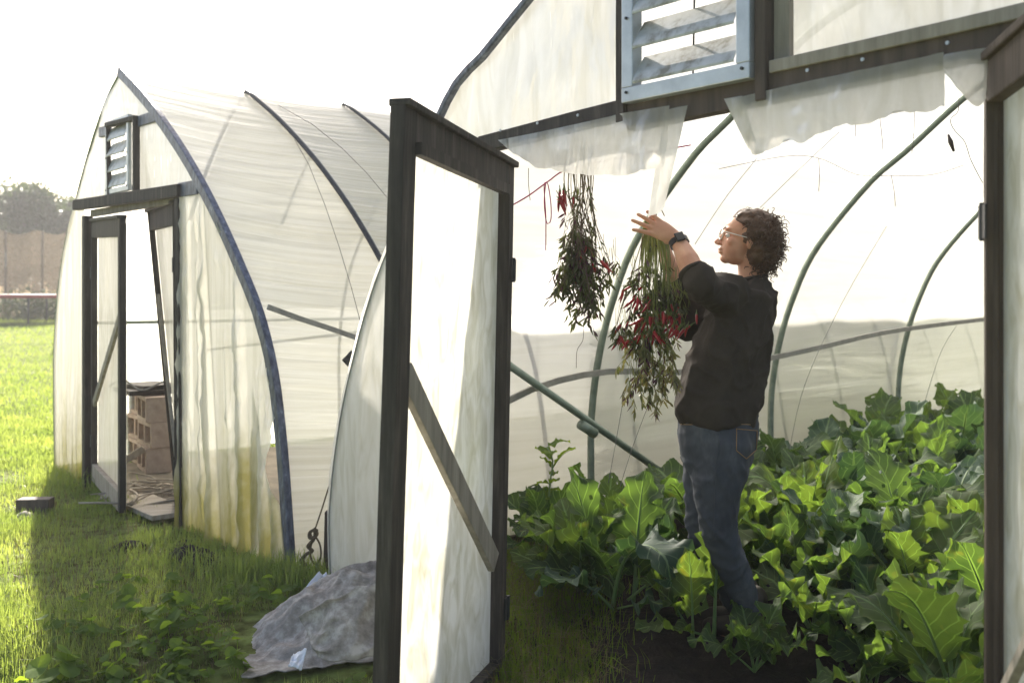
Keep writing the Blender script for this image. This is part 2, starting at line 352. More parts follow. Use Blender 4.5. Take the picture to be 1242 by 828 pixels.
def shell(name, prof_at, L, mat, parent, ribs, nt_=80, t0=0.0, sag=.02, wr=.006, off=0.0, jr=None, amp2=0.0):
    V = []; uv = []
    for i in range(nt_+1):
        t = t0+(L-t0)*i/nt_; pr = prof_at(t)
        if jr: pr = pr[jr[0]:jr[1]]
        row = []; ur = []; arc = 0
        d = min(abs(t-r) for r in ribs) if ribs else 0
        near_ = sorted(ribs, key=lambda r: abs(t-r))[:2]
        half = abs(near_[0]-near_[1])/2 if len(near_) > 1 else 1
        for j, p in enumerate(pr):
            if j: arc += (p-pr[j-1]).length
            a = pr[max(j-1, 0)]; b = pr[min(j+1, len(pr)-1)]; tg = (b-a).normalized(); nrm = Vector((-tg.y, tg.x, 0))
            # outward normal: left side going up => (-ty, tx) points left/out
            q = -sag*sin(min(1, d/half)*pi/2)*min(1, p.y*1.2)*(1-.75*(p.y/2.85)**6)
            q += wr*fbm(arc*9, t*.6, 5)+amp2*fbm(arc*2.5, t*1.4, 9)
            q += off
            c = p+nrm*q
            row.append(W(c.x, t, max(c.y, .0)+(.02*fbm(t*3, arc) if p.y < .03 else 0))); ur.append((arc, t))
        V.append(row); uv.append(ur)
    return link(name, grid_mesh(name, V, uv), mat, parent, smooth=True)
def arch_tube(bm, prof, t, r, inset=.0, n=8, a=0, b=None):
    pts = []
    for j, p in enumerate(prof):
        q = prof[max(j-1, 0)]; v = prof[min(j+1, len(prof)-1)]; tg = (v-q).normalized(); nrm = Vector((-tg.y, tg.x, 0))
        c = p-nrm*inset; pts.append(W(c.x, t, c.y))
    tube(bm, pts[a:b], r, n)

def louver(parent, s0, s1, z0, z1, t, nbl, fr=.035, dirty=True, tilt=38, depth=.05):
    e = empty('louvre_vent', W((s0+s1)/2, t, z0)); e.parent = parent; e.location = W((s0+s1)/2, t, z0)-origin_of(parent)
    bm = bmesh.new(); wd = Vector((DX, DY, 0)); up = Vector((0, 0, 1))
    for z in (z0+fr/2, z1-fr/2): beam(bm, W(s0, t, z), W(s1, t, z), fr, depth, up)
    for s in (s0+fr/2, s1-fr/2): beam(bm, W(s, t-.001, z0+fr), W(s, t-.001, z1-fr), fr, depth-.003, wd)
    finish_bevel(from_bm('frame', bm, M['alu'], e), .003)
    for s in (s0+fr*.5, s1-fr*.5):
        for z in (z0+.03, (z0+z1)/2, z1-.03):
            bm = bmesh.new(); c = W(s, t-depth/2-.001, z); tube(bm, [c, c-Vector((AX, AY, 0))*.004], .005, 8)
            from_bm('screw', bm, M['pipe_dark'], e)
    pitch = (z1-z0-2*fr)/nbl
    for i in range(nbl):
        bm = bmesh.new(); zc = z0+fr+pitch*(i+.5); hl = pitch*.47; ti = radians(tilt+random.uniform(-4, 4))
        rows = []
        for (u, v) in [(-1, 0), (-.9, .004), (-.3, .006), (.4, .003), (1, 0), (1, -.0025), (.4, .0005), (-.3, .0035), (-.9, .0015), (-1, -.003)]:
            # u from outer-bottom edge (-1) to inner-top edge (+1)
            tt = t+u*hl*sin(ti)*1.2-v*cos(ti); zz = zc+u*hl*cos(ti)+v*sin(ti)
            rows.append([bm.verts.new(W(s, tt, zz)) for s in (s0+fr+.004, s1-fr-.004)])
        for k in range(len(rows)):
            a_, b_ = rows[k], rows[(k+1) % len(rows)]; bm.faces.new((a_[0], a_[1], b_[1], b_[0]))
        bm.faces.new([r[0] for r in rows]); bm.faces.new([r[1] for r in rows][::-1])
        from_bm('blade', bm, M['alu_dirty'], e)
    bm = bmesh.new(); tube(bm, [W((s0+s1)/2, t+.03, z0+fr), W((s0+s1)/2+.01, t+.03, z1-fr)], .003, 6)
    from_bm('linkage_rod', bm, M['pipe_dark'], e)
    return e

def wavy_panel(name, top, bot, mat, parent, n=60, m=30, amp=.02, freq=14, tnear=0.0, seed=0, rag=.0, power=1.0, smoothness=1.0):
    """film hanging between a top and a bottom polyline given as (s, z) lists; pleats run from top to bottom"""
    T = catmull([Vector((a, b, 0)) for a, b in top], n); B = catmull([Vector((a, b, 0)) for a, b in bot], n)
    V = []; uv = []
    for i in range(m+1):
        f = i/m; row = []; ur = []
        for j in range(n):
            p = T[j].lerp(B[j], f)
            if f == 1 and rag: p = p+Vector((0, rag*fbm(p.x*12, seed), 0))
            xs_ = T[j].lerp(B[j], .5).x
            q = amp*(f**power)*(1.3*noise.noise(Vector((xs_*freq, f*.35, seed)))+.45*noise.noise(Vector((xs_*freq*2.3, f*.6, seed+4)))+.12*noise.noise(Vector((xs_*freq*3, f*6, seed+5))))*smoothness
            q += amp*.25*fbm(p.x*6, p.y*6, seed+9)
            row.append(W(p.x, tnear-abs(q)*.6-q*.6, p.y)); ur.append((p.x, p.y))
        V.append(row); uv.append(ur)
    return link(name, grid_mesh(name, V, uv), mat, parent, smooth=True)

def door_leaf(parent, hb, ht, fb, ft, mats, brace=((.0, .5), (1.0, .16)), th=.038, st=.07, rail=.09, film='film_door', kick=None, filmside=1, mid=None, name='door'):
    """hb/ht hinge bottom/top, fb/ft free edge bottom/top"""
    e = empty(name, hb); e.parent = parent; e.location = Vector(hb)-origin_of(parent)
    hb, ht, fb, ft = map(Vector, (hb, ht, fb, ft))
    def Q(u, v): return hb.lerp(fb, u).lerp(ht.lerp(ft, u), v)
    wv = (fb-hb).normalized(); up = (ht-hb).normalized(); nrm = wv.cross(up).normalized()
    Wd = ((fb-hb).length+(ft-ht).length)/2; H = (ht-hb).length; su = st/Wd; rv = rail/H
    hs = su*.6
    bm = bmesh.new(); beam(bm, Q(hs/2, 0), Q(hs/2, 1-rv*.0), st*.6, th, wv); finish_bevel(from_bm('stile', bm, mats[0], e), .004)
    bm = bmesh.new(); beam(bm, Q(1-su/2, 0), Q(1-su/2, 1), st, th*1.04, wv); finish_bevel(from_bm('stile', bm, mats[0], e), .004)
    for v, mt in ((1-rv/2, mats[0]), (rv/2, mats[2] if len(mats) > 2 else mats[0])):
        bm = bmesh.new(); beam(bm, Q(hs, v)+nrm*.001, Q(1-su, v)+nrm*.001, rail, th*.94, up); finish_bevel(from_bm('rail', bm, mt, e), .004)
    # cap boards and inner batten as on the photographed leaf
    bm = bmesh.new(); beam(bm, Q(-.01, 1)+up*.006-nrm*filmside*.004, Q(1.0, 1)+up*.006-nrm*filmside*.004, th*1.5, .022, nrm); finish_bevel(from_bm('cap', bm, mats[0], e), .004)
    bm = bmesh.new(); (u0, v0), (u1, v1) = brace
    a = Q(su+u0*(1-2*su), v0); b = Q(su+u1*(1-2*su), v1)
    beam(bm, a-nrm*filmside*.006, b-nrm*filmside*.006, st*.9, th*.55, nrm.cross((b-a).normalized())); finish_bevel(from_bm('brace', bm, mats[1], e), .003)
    V = []; uv = []
    for i in range(41):
        row = []; ur = []
        for j in range(21):
            u = su*.25+(1-.5*su)*j/20; v = rv*.3+(1-.6*rv)*i/40
            edge = min(u, 1-u, v, 1-v)
            p = Q(u, v)+nrm*filmside*(th*.55+.004)+nrm*filmside*.006*min(1, edge*8)*fbm(u*5, v*8, 2)
            row.append(p); ur.append((u*Wd, v*H))
        V.append(row); uv.append(ur)
    link('film', grid_mesh('film', V, uv), M[film], e, smooth=True)
    for v in (.15, .8):
        bm = bmesh.new(); c = Q(0, v)-nrm*filmside*(th/2+.003); beam(bm, c-up*.04, c+up*.04, .05, .004, wv); tube(bm, [c-up*.045-wv*.004, c+up*.045-wv*.004], .006, 8)
        from_bm('hinge', bm, M['pipe_dark'], e)
    return e

# ---- far tunnel
ft_ = empty('greenhouse_tunnel', W(1.5, 0, 0), 'smaller film-covered tunnel greenhouse with pointed roof and double door ajar', 'greenhouse')
LR = 9.6
RIBS1 = [0, .90, 1.72, 2.55, 3.4, 4.25, 5.1, 5.95, 6.8, 7.7, 8.6, 9.6]
def fprof(t):
    k = .016*min(1, t/.9)*(1-.3*min(1, max(0, (t-.9)/1.5)))
    return [Vector((p.x, p.y*(1-k), 0)) for p in far_profile]
shell('cover', fprof, LR, M['film_roof'], ft_, RIBS1, 90, sag=.028, wr=.007, amp2=.008)
shell('shade_net', fprof, LR, M['film_net'], ft_, RIBS1, 70, t0=.93, sag=.026, wr=.004, off=.012, jr=(12, 62))
for i, r in enumerate(RIBS1[1:]):
    bm = bmesh.new()
    if i < 2: arch_tube(bm, fprof(r), r, .017 if i == 0 else .014, inset=-.02 if i == 0 else -.026, a=20)
    else: arch_tube(bm, fprof(r), r, .016, inset=.012)
    from_bm('rib', bm, M['pipe_dark'] if i < 2 else M['pipe'], ft_, smooth=True)
# front arch trim: wood strip wrapped in film
def arch_trim(prof, t, wd, th, mat, parent, name='arch_trim'):
    bm = bmesh.new(); rings = []
    for j, p in enumerate(prof):
        q = prof[max(j-1, 0)]; v = prof[min(j+1, len(prof)-1)]; tg = (v-q).normalized(); nrm = Vector((-tg.y, tg.x, 0))
        wj = wd*(1+.12*fbm(j*.7, 3)); r = []
        for a, b in ((.012, -th), (.012, th), (-wj, th), (-wj, -th)):
            c = p+nrm*a; r.append(bm.verts.new(W(c.x, t+b/2, max(c.y, -.02))))
        rings.append(r)
    for i in range(len(rings)-1):
        for k in range(4): bm.faces.new((rings[i][k], rings[i][(k+1) % 4], rings[i+1][(k+1) % 4], rings[i+1][k]))
    bm.faces.new(rings[0]); bm.faces.new(rings[-1][::-1])
    return finish_bevel(from_bm(name, bm, mat, parent), .006)
arch_trim(far_profile[33:], -.01, .05, .04, M['wrap'], ft_)
bm = bmesh.new(); arch_tube(bm, far_profile[:34], .0, .012, inset=.008); from_bm('front_hoop', bm, M['pipe'], ft_, smooth=True)
U3 = Vector((0, 0, 1)); D3 = Vector((DX, DY, 0)); A3 = Vector((AX, AY, 0))
def fbeam(name, pa, pb, wd, th, mat, parent, t=0.0, wdir=None):
    bm = bmesh.new(); beam(bm, FW(*pa, t), FW(*pb, t), wd, th, wdir or U3); return finish_bevel(from_bm(name, bm, mat, parent), .004)
fbeam('header_beam', (92, 249), (219, 231), .075, .05, M['wood_dark'], ft_, -.03)
fbeam('header_beam', (219, 231), (242, 227), .085, .035, M['wrap'], ft_, -.012)
fbeam('lintel_board', (112, 259), (212, 242), .05, .03, M['wood_grey'], ft_, .015)
fbeam('door_jamb', (106, 262), (106, 590), .06, .06, M['wood_dark'], ft_, -.01, D3)
fbeam('door_jamb', (218, 234), (221, 650), .06, .05, M['wood_dark'], ft_, -.01, D3)
fbeam('cross_bar', (122, 161), (133, 158), .07, .03, M['wrap'], ft_, -.008)
fbeam('cross_bar', (165, 149), (190, 141), .07, .03, M['wrap'], ft_, -.008)
fbeam('upright', (165, 142), (165, 236), .035, .04, M['wood_dark'], ft_, -.028, D3)
fbeam('upright', (131, 150), (133, 240), .02, .03, M['wood_dark'], ft_, -.028, D3)
fbeam('head_trim', (131, 152), (166, 143), .03, .05, M['wood_dark'], ft_, -.028)
s0, zt = FP(134, 152); s1, _ = FP(162, 150); _, zb = FP(148, 234)
louver(ft_, s0, s1, zb, zt+.015, -.022, 4, fr=.035, tilt=20, depth=.03)
# gable and side films
def arch_z(prof, s):
    best = None
    for a, b in zip(prof[:-1], prof[1:]):
        if (a.x-s)*(b.x-s) <= 0 and abs(a.x-b.x) > 1e-6:
            z = a.y+(b.y-a.y)*(s-a.x)/(b.x-a.x); best = z if best is None else max(best, z)
    return best
def arch_s(prof, z, left):
    ap = max(range(len(prof)), key=lambda i: prof[i].y); seg = prof[:ap+1] if left else prof[ap:]
    for a, b in zip(seg[:-1], seg[1:]):
        if (a.y-z)*(b.y-z) <= 0 and abs(a.y-b.y) > 1e-9: return a.x+(b.x-a.x)*(z-a.y)/(b.y-a.y)
    return seg[0].x if left else seg[-1].x
def gable(name, prof, z0f, hole, mat, parent, t=-.004, res=.03):
    """film filling the arch above the header with an opening left for the vent"""
    bm = bmesh.new(); uvl = bm.loops.layers.uv.new('UVMap')
    sl_ = arch_s(prof, z0f(0), True); sr_ = arch_s(prof, z0f(1), False)
    xs = set(np.linspace(sl_, sr_, int((sr_-sl_)/.05)).tolist()); xs |= {hole[0], hole[1]}; xs = sorted(xs)
    def colz(s, seg): # seg boundaries
        f = (s-sl_)/(sr_-sl_); zb_ = z0f(f); zt_ = arch_z(prof, min(max(s, sl_+1e-4), sr_-1e-4)) or zb_
        return zb_, max(zt_-.004, zb_)
    for a, b in zip(xs[:-1], xs[1:]):
        rngs = []
        za0, za1 = colz(a, 0); zb0, zb1 = colz(b, 0)
        if a >= hole[0]-1e-6 and b <= hole[1]+1e-6:
            rngs = [((hole[3], za1), (hole[3], zb1))]
            if hole[2]-za0 > .005: rngs.append(((za0, hole[2]), (zb0, hole[2])))
        else: rngs = [((za0, za1), (zb0, zb1))]
        for (a0, a1), (b0, b1) in rngs:
            n = max(1, int(max(a1-a0, b1-b0)/.06))
            for k in range(n):
                q = [(a, a0+(a1-a0)*k/n), (b, b0+(b1-b0)*k/n), (b, b0+(b1-b0)*(k+1)/n), (a, a0+(a1-a0)*(k+1)/n)]
                vs = [bm.verts.new(W(s, t+.012*fbm(s*3, z*3), z)) for s, z in q]
                f = bm.faces.new(vs)
                for l, (s, z) in zip(f.loops, q): l[uvl].uv = (s, z)
    bmesh.ops.remove_doubles(bm, verts=bm.verts, dist=1e-4)
    return from_bm(name, bm, mat, parent, smooth=True)
zh0 = FP(92, 249)[1]; zh1 = FP(240, 222)[1]
gable('gable_film', far_profile, lambda f: zh0+(zh1-zh0)*f, (s0, s1, zb, zt), M['film_gable'], ft_)
def side_panel(name, prof, z1, s_in, left, mat, parent, t=-.008, amp=.02, seed=0, n=36, m=44):
    V = []; uv = []
    for i in range(m+1):
        z = .01+(z1-.01)*i/m; se = arch_s(prof, z, left)+(.004 if left else -.004); row = []; ur = []
        for j in range(n+1):
            f = j/n; q = se+(s_in-se)*f; am = amp*min(1, 6*f)*min(1, 6*(1-f))
            d = am*(1.2*noise.noise(Vector((q*9, z*.5, seed)))+.5*noise.noise(Vector((q*19, z*.8, seed+3)))+.3*noise.noise(Vector((q*4, z*5, seed+5))))
            row.append(W(q, t-abs(d), z)); ur.append((q, z))
        V.append(row); uv.append(ur)
    return link(name, grid_mesh(name, V, uv), mat, parent, smooth=True)
# left panel
sj0 = FP(103, 400)[0]
side_panel('wall_film', far_profile, zh0, FP(104, 400)[0], True, M['film_wall'], ft_, amp=.03, seed=3)
# right panel with heavy pleats; leaves a slit beside the arch
T = [FP(223, 236), FP(245, 226), FP(262, 262), FP(280, 302), FP(296, 345)]
B = [FP(224, 652), FP(240, 668), FP(262, 676), FP(285, 693), FP(325, 670)]
top = [FP(223, 236), FP(238, 230), FP(252, 243)]; bot = [FP(223, 660), FP(248, 668), FP(276, 690)]
wavy_panel('wall_film', top, bot, M['film_wall'], ft_, 60, 60, .075, 11, -.02, 11, rag=.03, power=.45)
top = [FP(251, 237), FP(268, 268), FP(283, 300), FP(300, 340), FP(313, 376), FP(324, 412), FP(331, 450), FP(340, 505)]; bot = [FP(275, 690), FP(288, 683), FP(298, 678), FP(306, 672), FP(313, 664), FP(317, 655), FP(322, 630), FP(327, 600)]
wavy_panel('wall_film', top, bot, M['film_wall'], ft_, 70, 70, .07, 9, -.022, 21, rag=.02, power=.5)
top = [FP(312, 470), FP(321, 515), FP(330, 575), FP(346, 612)]; bot = [FP(316, 672), FP(332, 690), FP(345, 684), FP(356, 696)]
wavy_panel('wall_film', top, bot, M['film_wall'], ft_, 40, 30, .05, 12, -.03, 31, rag=.02, power=.3)
# rear wall
V = []; uv = []
apx = max(far_profile, key=lambda p: p.y)
for k in range(21):
    f = k/20; V.append([W(p.x, LR, p.y*f) for p in far_profile]); uv.append([(p.x, p.y*f) for p in far_profile])
link('rear_film', grid_mesh('rear_film', V, uv), M['film_gable'], ft_, smooth=True)
# doors of the far tunnel
hbx = FW(114, 596); htp = FW(114, 268)
fbp = G(149, 628); ftp = P(149, 264, fbp.y)
door_leaf(ft_, (hbx.x, hbx.y, .05), htp, (fbp.x, fbp.y, .03), ftp, (M['wood_dark'], M['wood_grey'], M['planks']), brace=((1.0, .66), (0, .30)), rail=.12, filmside=-1, st=.065, film='film_gable')
hb2 = FW(216, 640, .02); ht2 = FW(214, 246, .02)
door_leaf(ft_, (hb2.x, hb2.y, .04), ht2, (-2.27, 6.75, .04), P(181, 257, 6.70), (M['wood_dark'], M['wood_grey']), brace=((1.0, .70), (.05, .18)), rail=.13, filmside=1, st=.065, film='film_gable')
# side batten and purlins
sR = FP(330, 400)[0]
bm = bmesh.new()
pts = []
for (x, y) in [(322, 372), (360, 386), (400, 399), (434, 411), (470, 420)]:
    t_, z_ = WP(x, y, sR+.02); pts.append(W(sR+.045, t_, z_))
for a, b in zip(pts[:-1], pts[1:]): beam(bm, a, b+(b-a)*.01, .026, .012, U3)
from_bm('side_batten', bm, M['batten'], ft_)
bm = bmesh.new(); tube(bm, [W(.35, .1, 1.15), W(.33, LR, 1.15)], .013, 8); from_bm('purlin', bm, M['pipe'], ft_, smooth=True)
bm = bmesh.new(); tube(bm, [W(.1, 1.2, .9), W(3.3, 2.4, 1.28)], .012, 8); from_bm('tie_bar', bm, M['pipe_dark'], ft_, smooth=True)
# cords laid over the cover
def over_cord(name, pix, lab, r=.0022, mat='wire'):
    # pixel points lie on the right roof slope: intersect ray with tunnel surface numerically
    pts = []
    for (x, y) in pix:
        best = None
        for t10 in range(0, 600):
            t = t10*.01; s, z = FP(x, y, t)
            sr = arch_s(fprof(t), z, False) if 0 < z < 2.75 else None
            if sr is not None and s < sr+.012: best = W(s+.012, t-.01, z); break
        if best is not None: pts.append(best)
    if len(pts) > 1:
        bm = bmesh.new(); tube(bm, pts, r, 5); tag(from_bm(name, bm, M[mat]), lab, 'cord')
over_cord('cord', [(358, 170), (375, 200), (395, 250), (412, 300), (427, 350), (438, 392)], 'thin dark cord running down the far tunnel roof before the black hoop', .002)
over_cord('cord', [(338, 128), (380, 152), (415, 180), (445, 210), (470, 240)], 'thin cord slanting across the netted rear part of the far tunnel roof', .002)

# ---- near tunnel
nt2 = empty('greenhouse_tunnel', W(cs, 0, 0), 'large near tunnel greenhouse of milky film with green hoops, its doorway wide open', 'greenhouse')
LN = 9.25
RIBS2 = [0, 1.85, 3.68, 5.5, 7.35, 9.25]
def nprof(t):
    f = min(1, t/1.2); f = f*f*(3-2*f)
    return [a.lerp(b, f) for a, b in zip(near_front, near_in)]
shell('cover', nprof, LN, M['film_near'], nt2, RIBS2, 110, sag=-.03, wr=.004, off=.025, amp2=.008)
for r in RIBS2[1:]:
    bm = bmesh.new(); arch_tube(bm, nprof(r), r, .0215, inset=.012, n=12); from_bm('hoop', bm, M['pipe'], nt2, smooth=True)
arch_trim(near_front[26:], -.012, .016, .03, M['wrap'], nt2)
bm = bmesh.new(); arch_tube(bm, near_front[:27], .0, .011, inset=.010); from_bm('front_hoop', bm, M['batten'], nt2, smooth=True)
V = []; uv = []
for k in range(21):
    f = k/20; V.append([W(p.x, LN, p.y*f) for p in near_in]); uv.append([(p.x, p.y*f) for p in near_in])
link('rear_film', grid_mesh('rear_film', V, uv), M['film_near'], nt2, smooth=True)
SL, SR = NS+1.14, NS+2.97
HZ = 1.955
# header
bm = bmesh.new(); beam(bm, W(SL-.03, -.02, HZ-.035), W(NS+1.86, -.02, HZ-.003), .062, .05, U3); finish_bevel(from_bm('header_beam', bm, M['wood_dark'], nt2), .005)
bm = bmesh.new(); beam(bm, W(NS+1.86, -.02, HZ-.035), W(SR+1.1, -.02, HZ+.02), .085, .045, U3); finish_bevel(from_bm('header_beam', bm, M['wood_brown'], nt2), .005)
bm = bmesh.new(); beam(bm, W(NS+2.4, -.048, HZ+.03), W(SR+1.0, -.048, HZ+.055), .035, .012, U3); finish_bevel(from_bm('header_batten', bm, M['wood_grey'], nt2), .003)
for s, z0_, mt in ((NS+1.845, HZ+.03, 'wood_dark'), (NS+2.375, HZ+.02, 'wood_brown')):
    bm = bmesh.new(); beam(bm, W(s, -.03, z0_-.08), W(s, -.03, 2.70), .035, .06, D3); finish_bevel(from_bm('upright', bm, M[mt], nt2), .004)
bm = bmesh.new(); beam(bm, W(NS+2.42, -.012, HZ+.02), W(NS+2.42, -.012, 2.62), .05, .02, D3); from_bm('upright', bm, M['wood_grey'], nt2)
louver(nt2, NS+1.867, NS+2.35, HZ+.005, HZ+.53, -.05, 4, fr=.046, tilt=24, depth=.05)
for k, s in enumerate([NS+1.25, NS+1.45, NS+1.65, NS+2.52, NS+2.68, NS+2.9]):
    z = HZ+(.0 if k < 3 else .0); c = W(s, -.05, z); bm = bmesh.new(); tube(bm, [c, c-A3*.004], .005, 8); from_bm('screw', bm, M['alu'], nt2)
gable('gable_film', near_front, lambda f: HZ, (NS+1.86, NS+2.36, HZ, HZ+.54), M['film_gable'], nt2, t=.006)
# jambs (left one stands behind the open leaf)
bm = bmesh.new(); beam(bm, W(SL-.02, 0, 0), W(SL-.02, 0, HZ-.04), .05, .05, D3); finish_bevel(from_bm('door_jamb', bm, M['wood_dark'], nt2), .004)
bm = bmesh.new(); beam(bm, W(SR+.022, .0, 0), W(SR+.022, .0, HZ-.02), .034, .06, D3); finish_bevel(from_bm('door_jamb', bm, M['wood_brown'], nt2), .004)
# side wall films of the face
side_panel('wall_film', near_front, HZ, SL, True, M['film_gable'], nt2, amp=.03, seed=41)
side_panel('wall_film', near_front, HZ, SR, False, M['film_gable'], nt2, amp=.03, seed=43)
# ragged film flaps left under the header
def pix_flap(top, bot, seed, amp, n=40, m=16, t=-.055, rag=.004):
    return wavy_panel('film_flap', [FP(*p, t) for p in top], [FP(*p, t) for p in bot], M['film_flap'], nt2, n, m, amp, 7, t, seed, rag=rag, power=.5)
pix_flap([(604, 170), (655, 160), (710, 148), (760, 137), (812, 128)], [(622, 186), (655, 203), (700, 211), (755, 212), (808, 204)], 3, .03, rag=.012)
pix_flap([(806, 134), (822, 130), (834, 128)], [(786, 262), (800, 258), (806, 250)], 6, .03, 16, 30)
pix_flap([(880, 122), (960, 103), (1050, 84), (1146, 64)], [(917, 190), (970, 170), (1060, 146), (1146, 130)], 8, .035, 70, 20, rag=.02)
pix_flap([(878, 120), (890, 118), (900, 116)], [(905, 176), (915, 188), (922, 186)], 12, .01, 10, 12)
pix_flap([(1146, 66), (1170, 62), (1198, 58)], [(1150, 88), (1184, 130), (1197, 118)], 15, .03, 24, 14, rag=.02)
# hip purlin on the left wall, brace
sw = NS+.06
bm = bmesh.new(); pp = []
for (x, y) in [(612, 488), (650, 470), (700, 456), (750, 450), (830, 451), (925, 436), (1000, 420), (1080, 402), (1195, 387), (1300, 375)]:
    t_, z_ = WP(x, y, sw); pp.append(W(sw, t_, z_))
pp = catmull(pp, 40)
for a, b in zip(pp[:-1], pp[1:]): beam(bm, a, b, .034, .016, U3)
bmesh.ops.remove_doubles(bm, verts=bm.verts, dist=.003)
from_bm('hip_rail', bm, M['batten'], nt2)
bm = bmesh.new(); t0_, z0_ = WP(600, 425, sw+.05); t1_, z1_ = WP(842, 600, sw+.05)
tube(bm, [W(sw+.05, t0_-.25, z0_+.12), W(sw+.05, t1_, z1_)], .021, 10); from_bm('brace', bm, M['pipe'], nt2, smooth=True)
bm = bmesh.new(); tc, zc = WP(712, 520, sw+.05); tube(bm, [W(sw+.05, tc-.05, zc+.03), W(sw+.05, tc+.06, zc-.03)], .03, 10); from_bm('clamp', bm, M['pipe'], nt2, smooth=True)
for sgn, z_ in ((0, 2.84),):
    bm = bmesh.new(); tube(bm, [W(cs, 0, z_), W(cs, LN, z_)], .016, 8); from_bm('ridge_pipe', bm, M['pipe'], nt2, smooth=True)
bm = bmesh.new(); tube(bm, [W(cs*2-NS-.08, .1, 1.1), W(cs*2-NS-.08, LN, 1.1)], .018, 8); from_bm('hip_rail', bm, M['batten'], nt2)
# base boards
bm = bmesh.new(); beam(bm, W(NS+.14, .1, .05), W(NS+.14, LN, .05), .14, .03, U3); from_bm('base_board', bm, M['wood_brown'], nt2)
# doors
e1 = door_leaf(nt2, (-.048, 3.70, -.09), (-.012, 3.70, 1.835), (-.380, 2.76, -.11), (-.316, 2.76, 1.885), (M['wood_dark'], M['wood_grey']),
          brace=((1.0, .625), (.02, .25)), rail=.10, st=.085, th=.045, filmside=1)
e1['label'] = 'open left leaf standing out toward the viewer'
bm = bmesh.new()
a = Vector((-.05, 3.64, 1.775)); b = Vector((-.30, 2.83, 1.80))
beam(bm, a+Vector((.03, -.01, -.035)), b+Vector((.03, -.01, -.03)), .035, .03, U3); from_bm('rail_batten', bm, M['wood_dark'], e1)
e2 = door_leaf(nt2, (1.125, 2.33, .03), (1.125, 2.33, 1.90), (1.0, 1.46, .02), (1.0, 1.46, 1.95), (M['wood_brown'], M['wood_grey']),
          brace=((1.0, .66), (.02, .2)), rail=.10, st=.028, th=.04, filmside=-1)

# ------------------------------------------------------------------ wires and strings in the near tunnel
def wire(name, pts, r, mat, label, cat, group=None, n=5):
    bm = bmesh.new(); tube(bm, catmull(pts, max(8, 6*len(pts))), r, n)
    return tag(from_bm(name, bm, M[mat], smooth=True), label, cat, group)
wire('crop_wire', [P(872, 205, 5.0), P(950, 190, 5.2), P(993, 192, 5.3), P(1040, 212, 5.4), P(1081, 213, 5.5), P(1130, 212, 5.6), P(1170, 200, 5.7)], .0016, 'wire', 'sagging dark crop wire high inside the doorway, right of the woman', 'wire')
for k, (x0, y0, x1, y1, lb) in enumerate([(993, 192, 993, 232, 'first short wire dropping from the sagging crop wire'), (1081, 213, 1086, 250, 'wire dropping from the right end of the sagging crop wire'),
                                      (1066, 145, 1071, 182, 'short wire hanging below the middle of the wide film flap'), (1109, 137, 1106, 186, 'short wire hanging below the right end of the wide film flap'),
                                      (1037, 152, 1037, 166, 'very short wire end poking out under the wide film flap')]):
    wire('drop_wire', [P(x0, y0-(12 if k > 1 else 0), 5.35), P((x0+x1)/2+1, (y0+y1)/2, 5.35), P(x1, y1, 5.35)], .0018, 'wire', lb, 'wire', 'wires dropping inside the tunnel')
wire('drop_wire', [P(1163, 117, 4.4), P(1162, 135, 4.4), P(1153, 145, 4.4), P(1157, 157, 4.4), P(1170, 172, 4.4), P(1178, 195, 4.4), P(1192, 222, 4.4)], .0018, 'wire', 'bent black wire wound round the hoop beside the right jamb', 'wire', 'wires dropping inside the tunnel')
bm = bmesh.new(); tube(bm, [P(1150, 163, 4.4), P(1153, 172, 4.4), P(1157, 184, 4.4)], [.004, .011, .005], 6); tag(from_bm('wire_clip', bm, M['wire'], smooth=True), 'small rusty clip hanging on the hoop beside the right jamb', 'clip')
wire('crop_string', [P(918, 192, 5.6), P(880, 240, 5.4), P(843, 296, 5.2)], .0022, 'cord_grey', 'grey string slanting between the raised wrist and the wide film flap', 'string')
wire('crop_string', [P(1018, 160, 5.9), P(970, 205, 5.8), P(922, 252, 5.7)], .0022, 'cord_grey', 'grey string rising to the right from above the curly head', 'string')
wire('crop_string', [P(1075, 275, 6.6), P(1020, 370, 6.6), P(975, 470, 6.6), P(955, 560, 6.6)], .002, 'cord_grey', 'pale string hanging slack beside the middle hoop', 'string')
wire('crop_string', [P(1160, 395, 7.4), P(1140, 430, 7.4), P(1118, 500, 7.4)], .002, 'cord_grey', 'pale string hanging slack beside the farthest hoop', 'string')
wire('pink_twine', [P(612, 254, 3.85), P(640, 238, 3.88), P(665, 220, 3.92), P(690, 205, 3.95), P(760, 190, 3.95), P(838, 176, 3.95)], .0030, 'twine', 'taut pink twine slanting up from the open door to behind the film flap', 'twine')
wire('pink_twine', [P(662, 222, 3.90), P(660, 245, 3.90), P(663, 270, 3.90), P(668, 267, 3.90), P(668, 246, 3.90), P(664, 222, 3.90), P(660, 226, 3.9), P(662, 262, 3.9), P(662, 304, 3.9)], .0022, 'twine', 'loose loop of pink twine dangling beside the left pepper bunch', 'twine')
wire('drop_wire', [P(641, 204, 4.2), P(641, 222, 4.2), P(643, 243, 4.2)], .0016, 'wire', 'thin wire hanging above the pink twine next to the open door', 'wire', 'wires dropping inside the tunnel')
wire('drop_wire', [P(708, 392, 4.1), P(707, 412, 4.1), P(700, 425, 4.1), P(699, 446, 4.1)], .0012, 'wire', 'hair thin strand trailing below the left pepper bunch', 'strand')
for k, (pts, lb) in enumerate([([P(757, 478, 4.5), P(748, 530, 4.6), P(738, 585, 4.7)], 'left one of two threads slanting below the right pepper bunch'),
                             ([P(786, 492, 4.5), P(768, 540, 4.6), P(752, 590, 4.7)], 'right one of two threads slanting below the right pepper bunch')]):
    wire('crop_string', pts, .0016, 'cord_grey', lb, 'string')
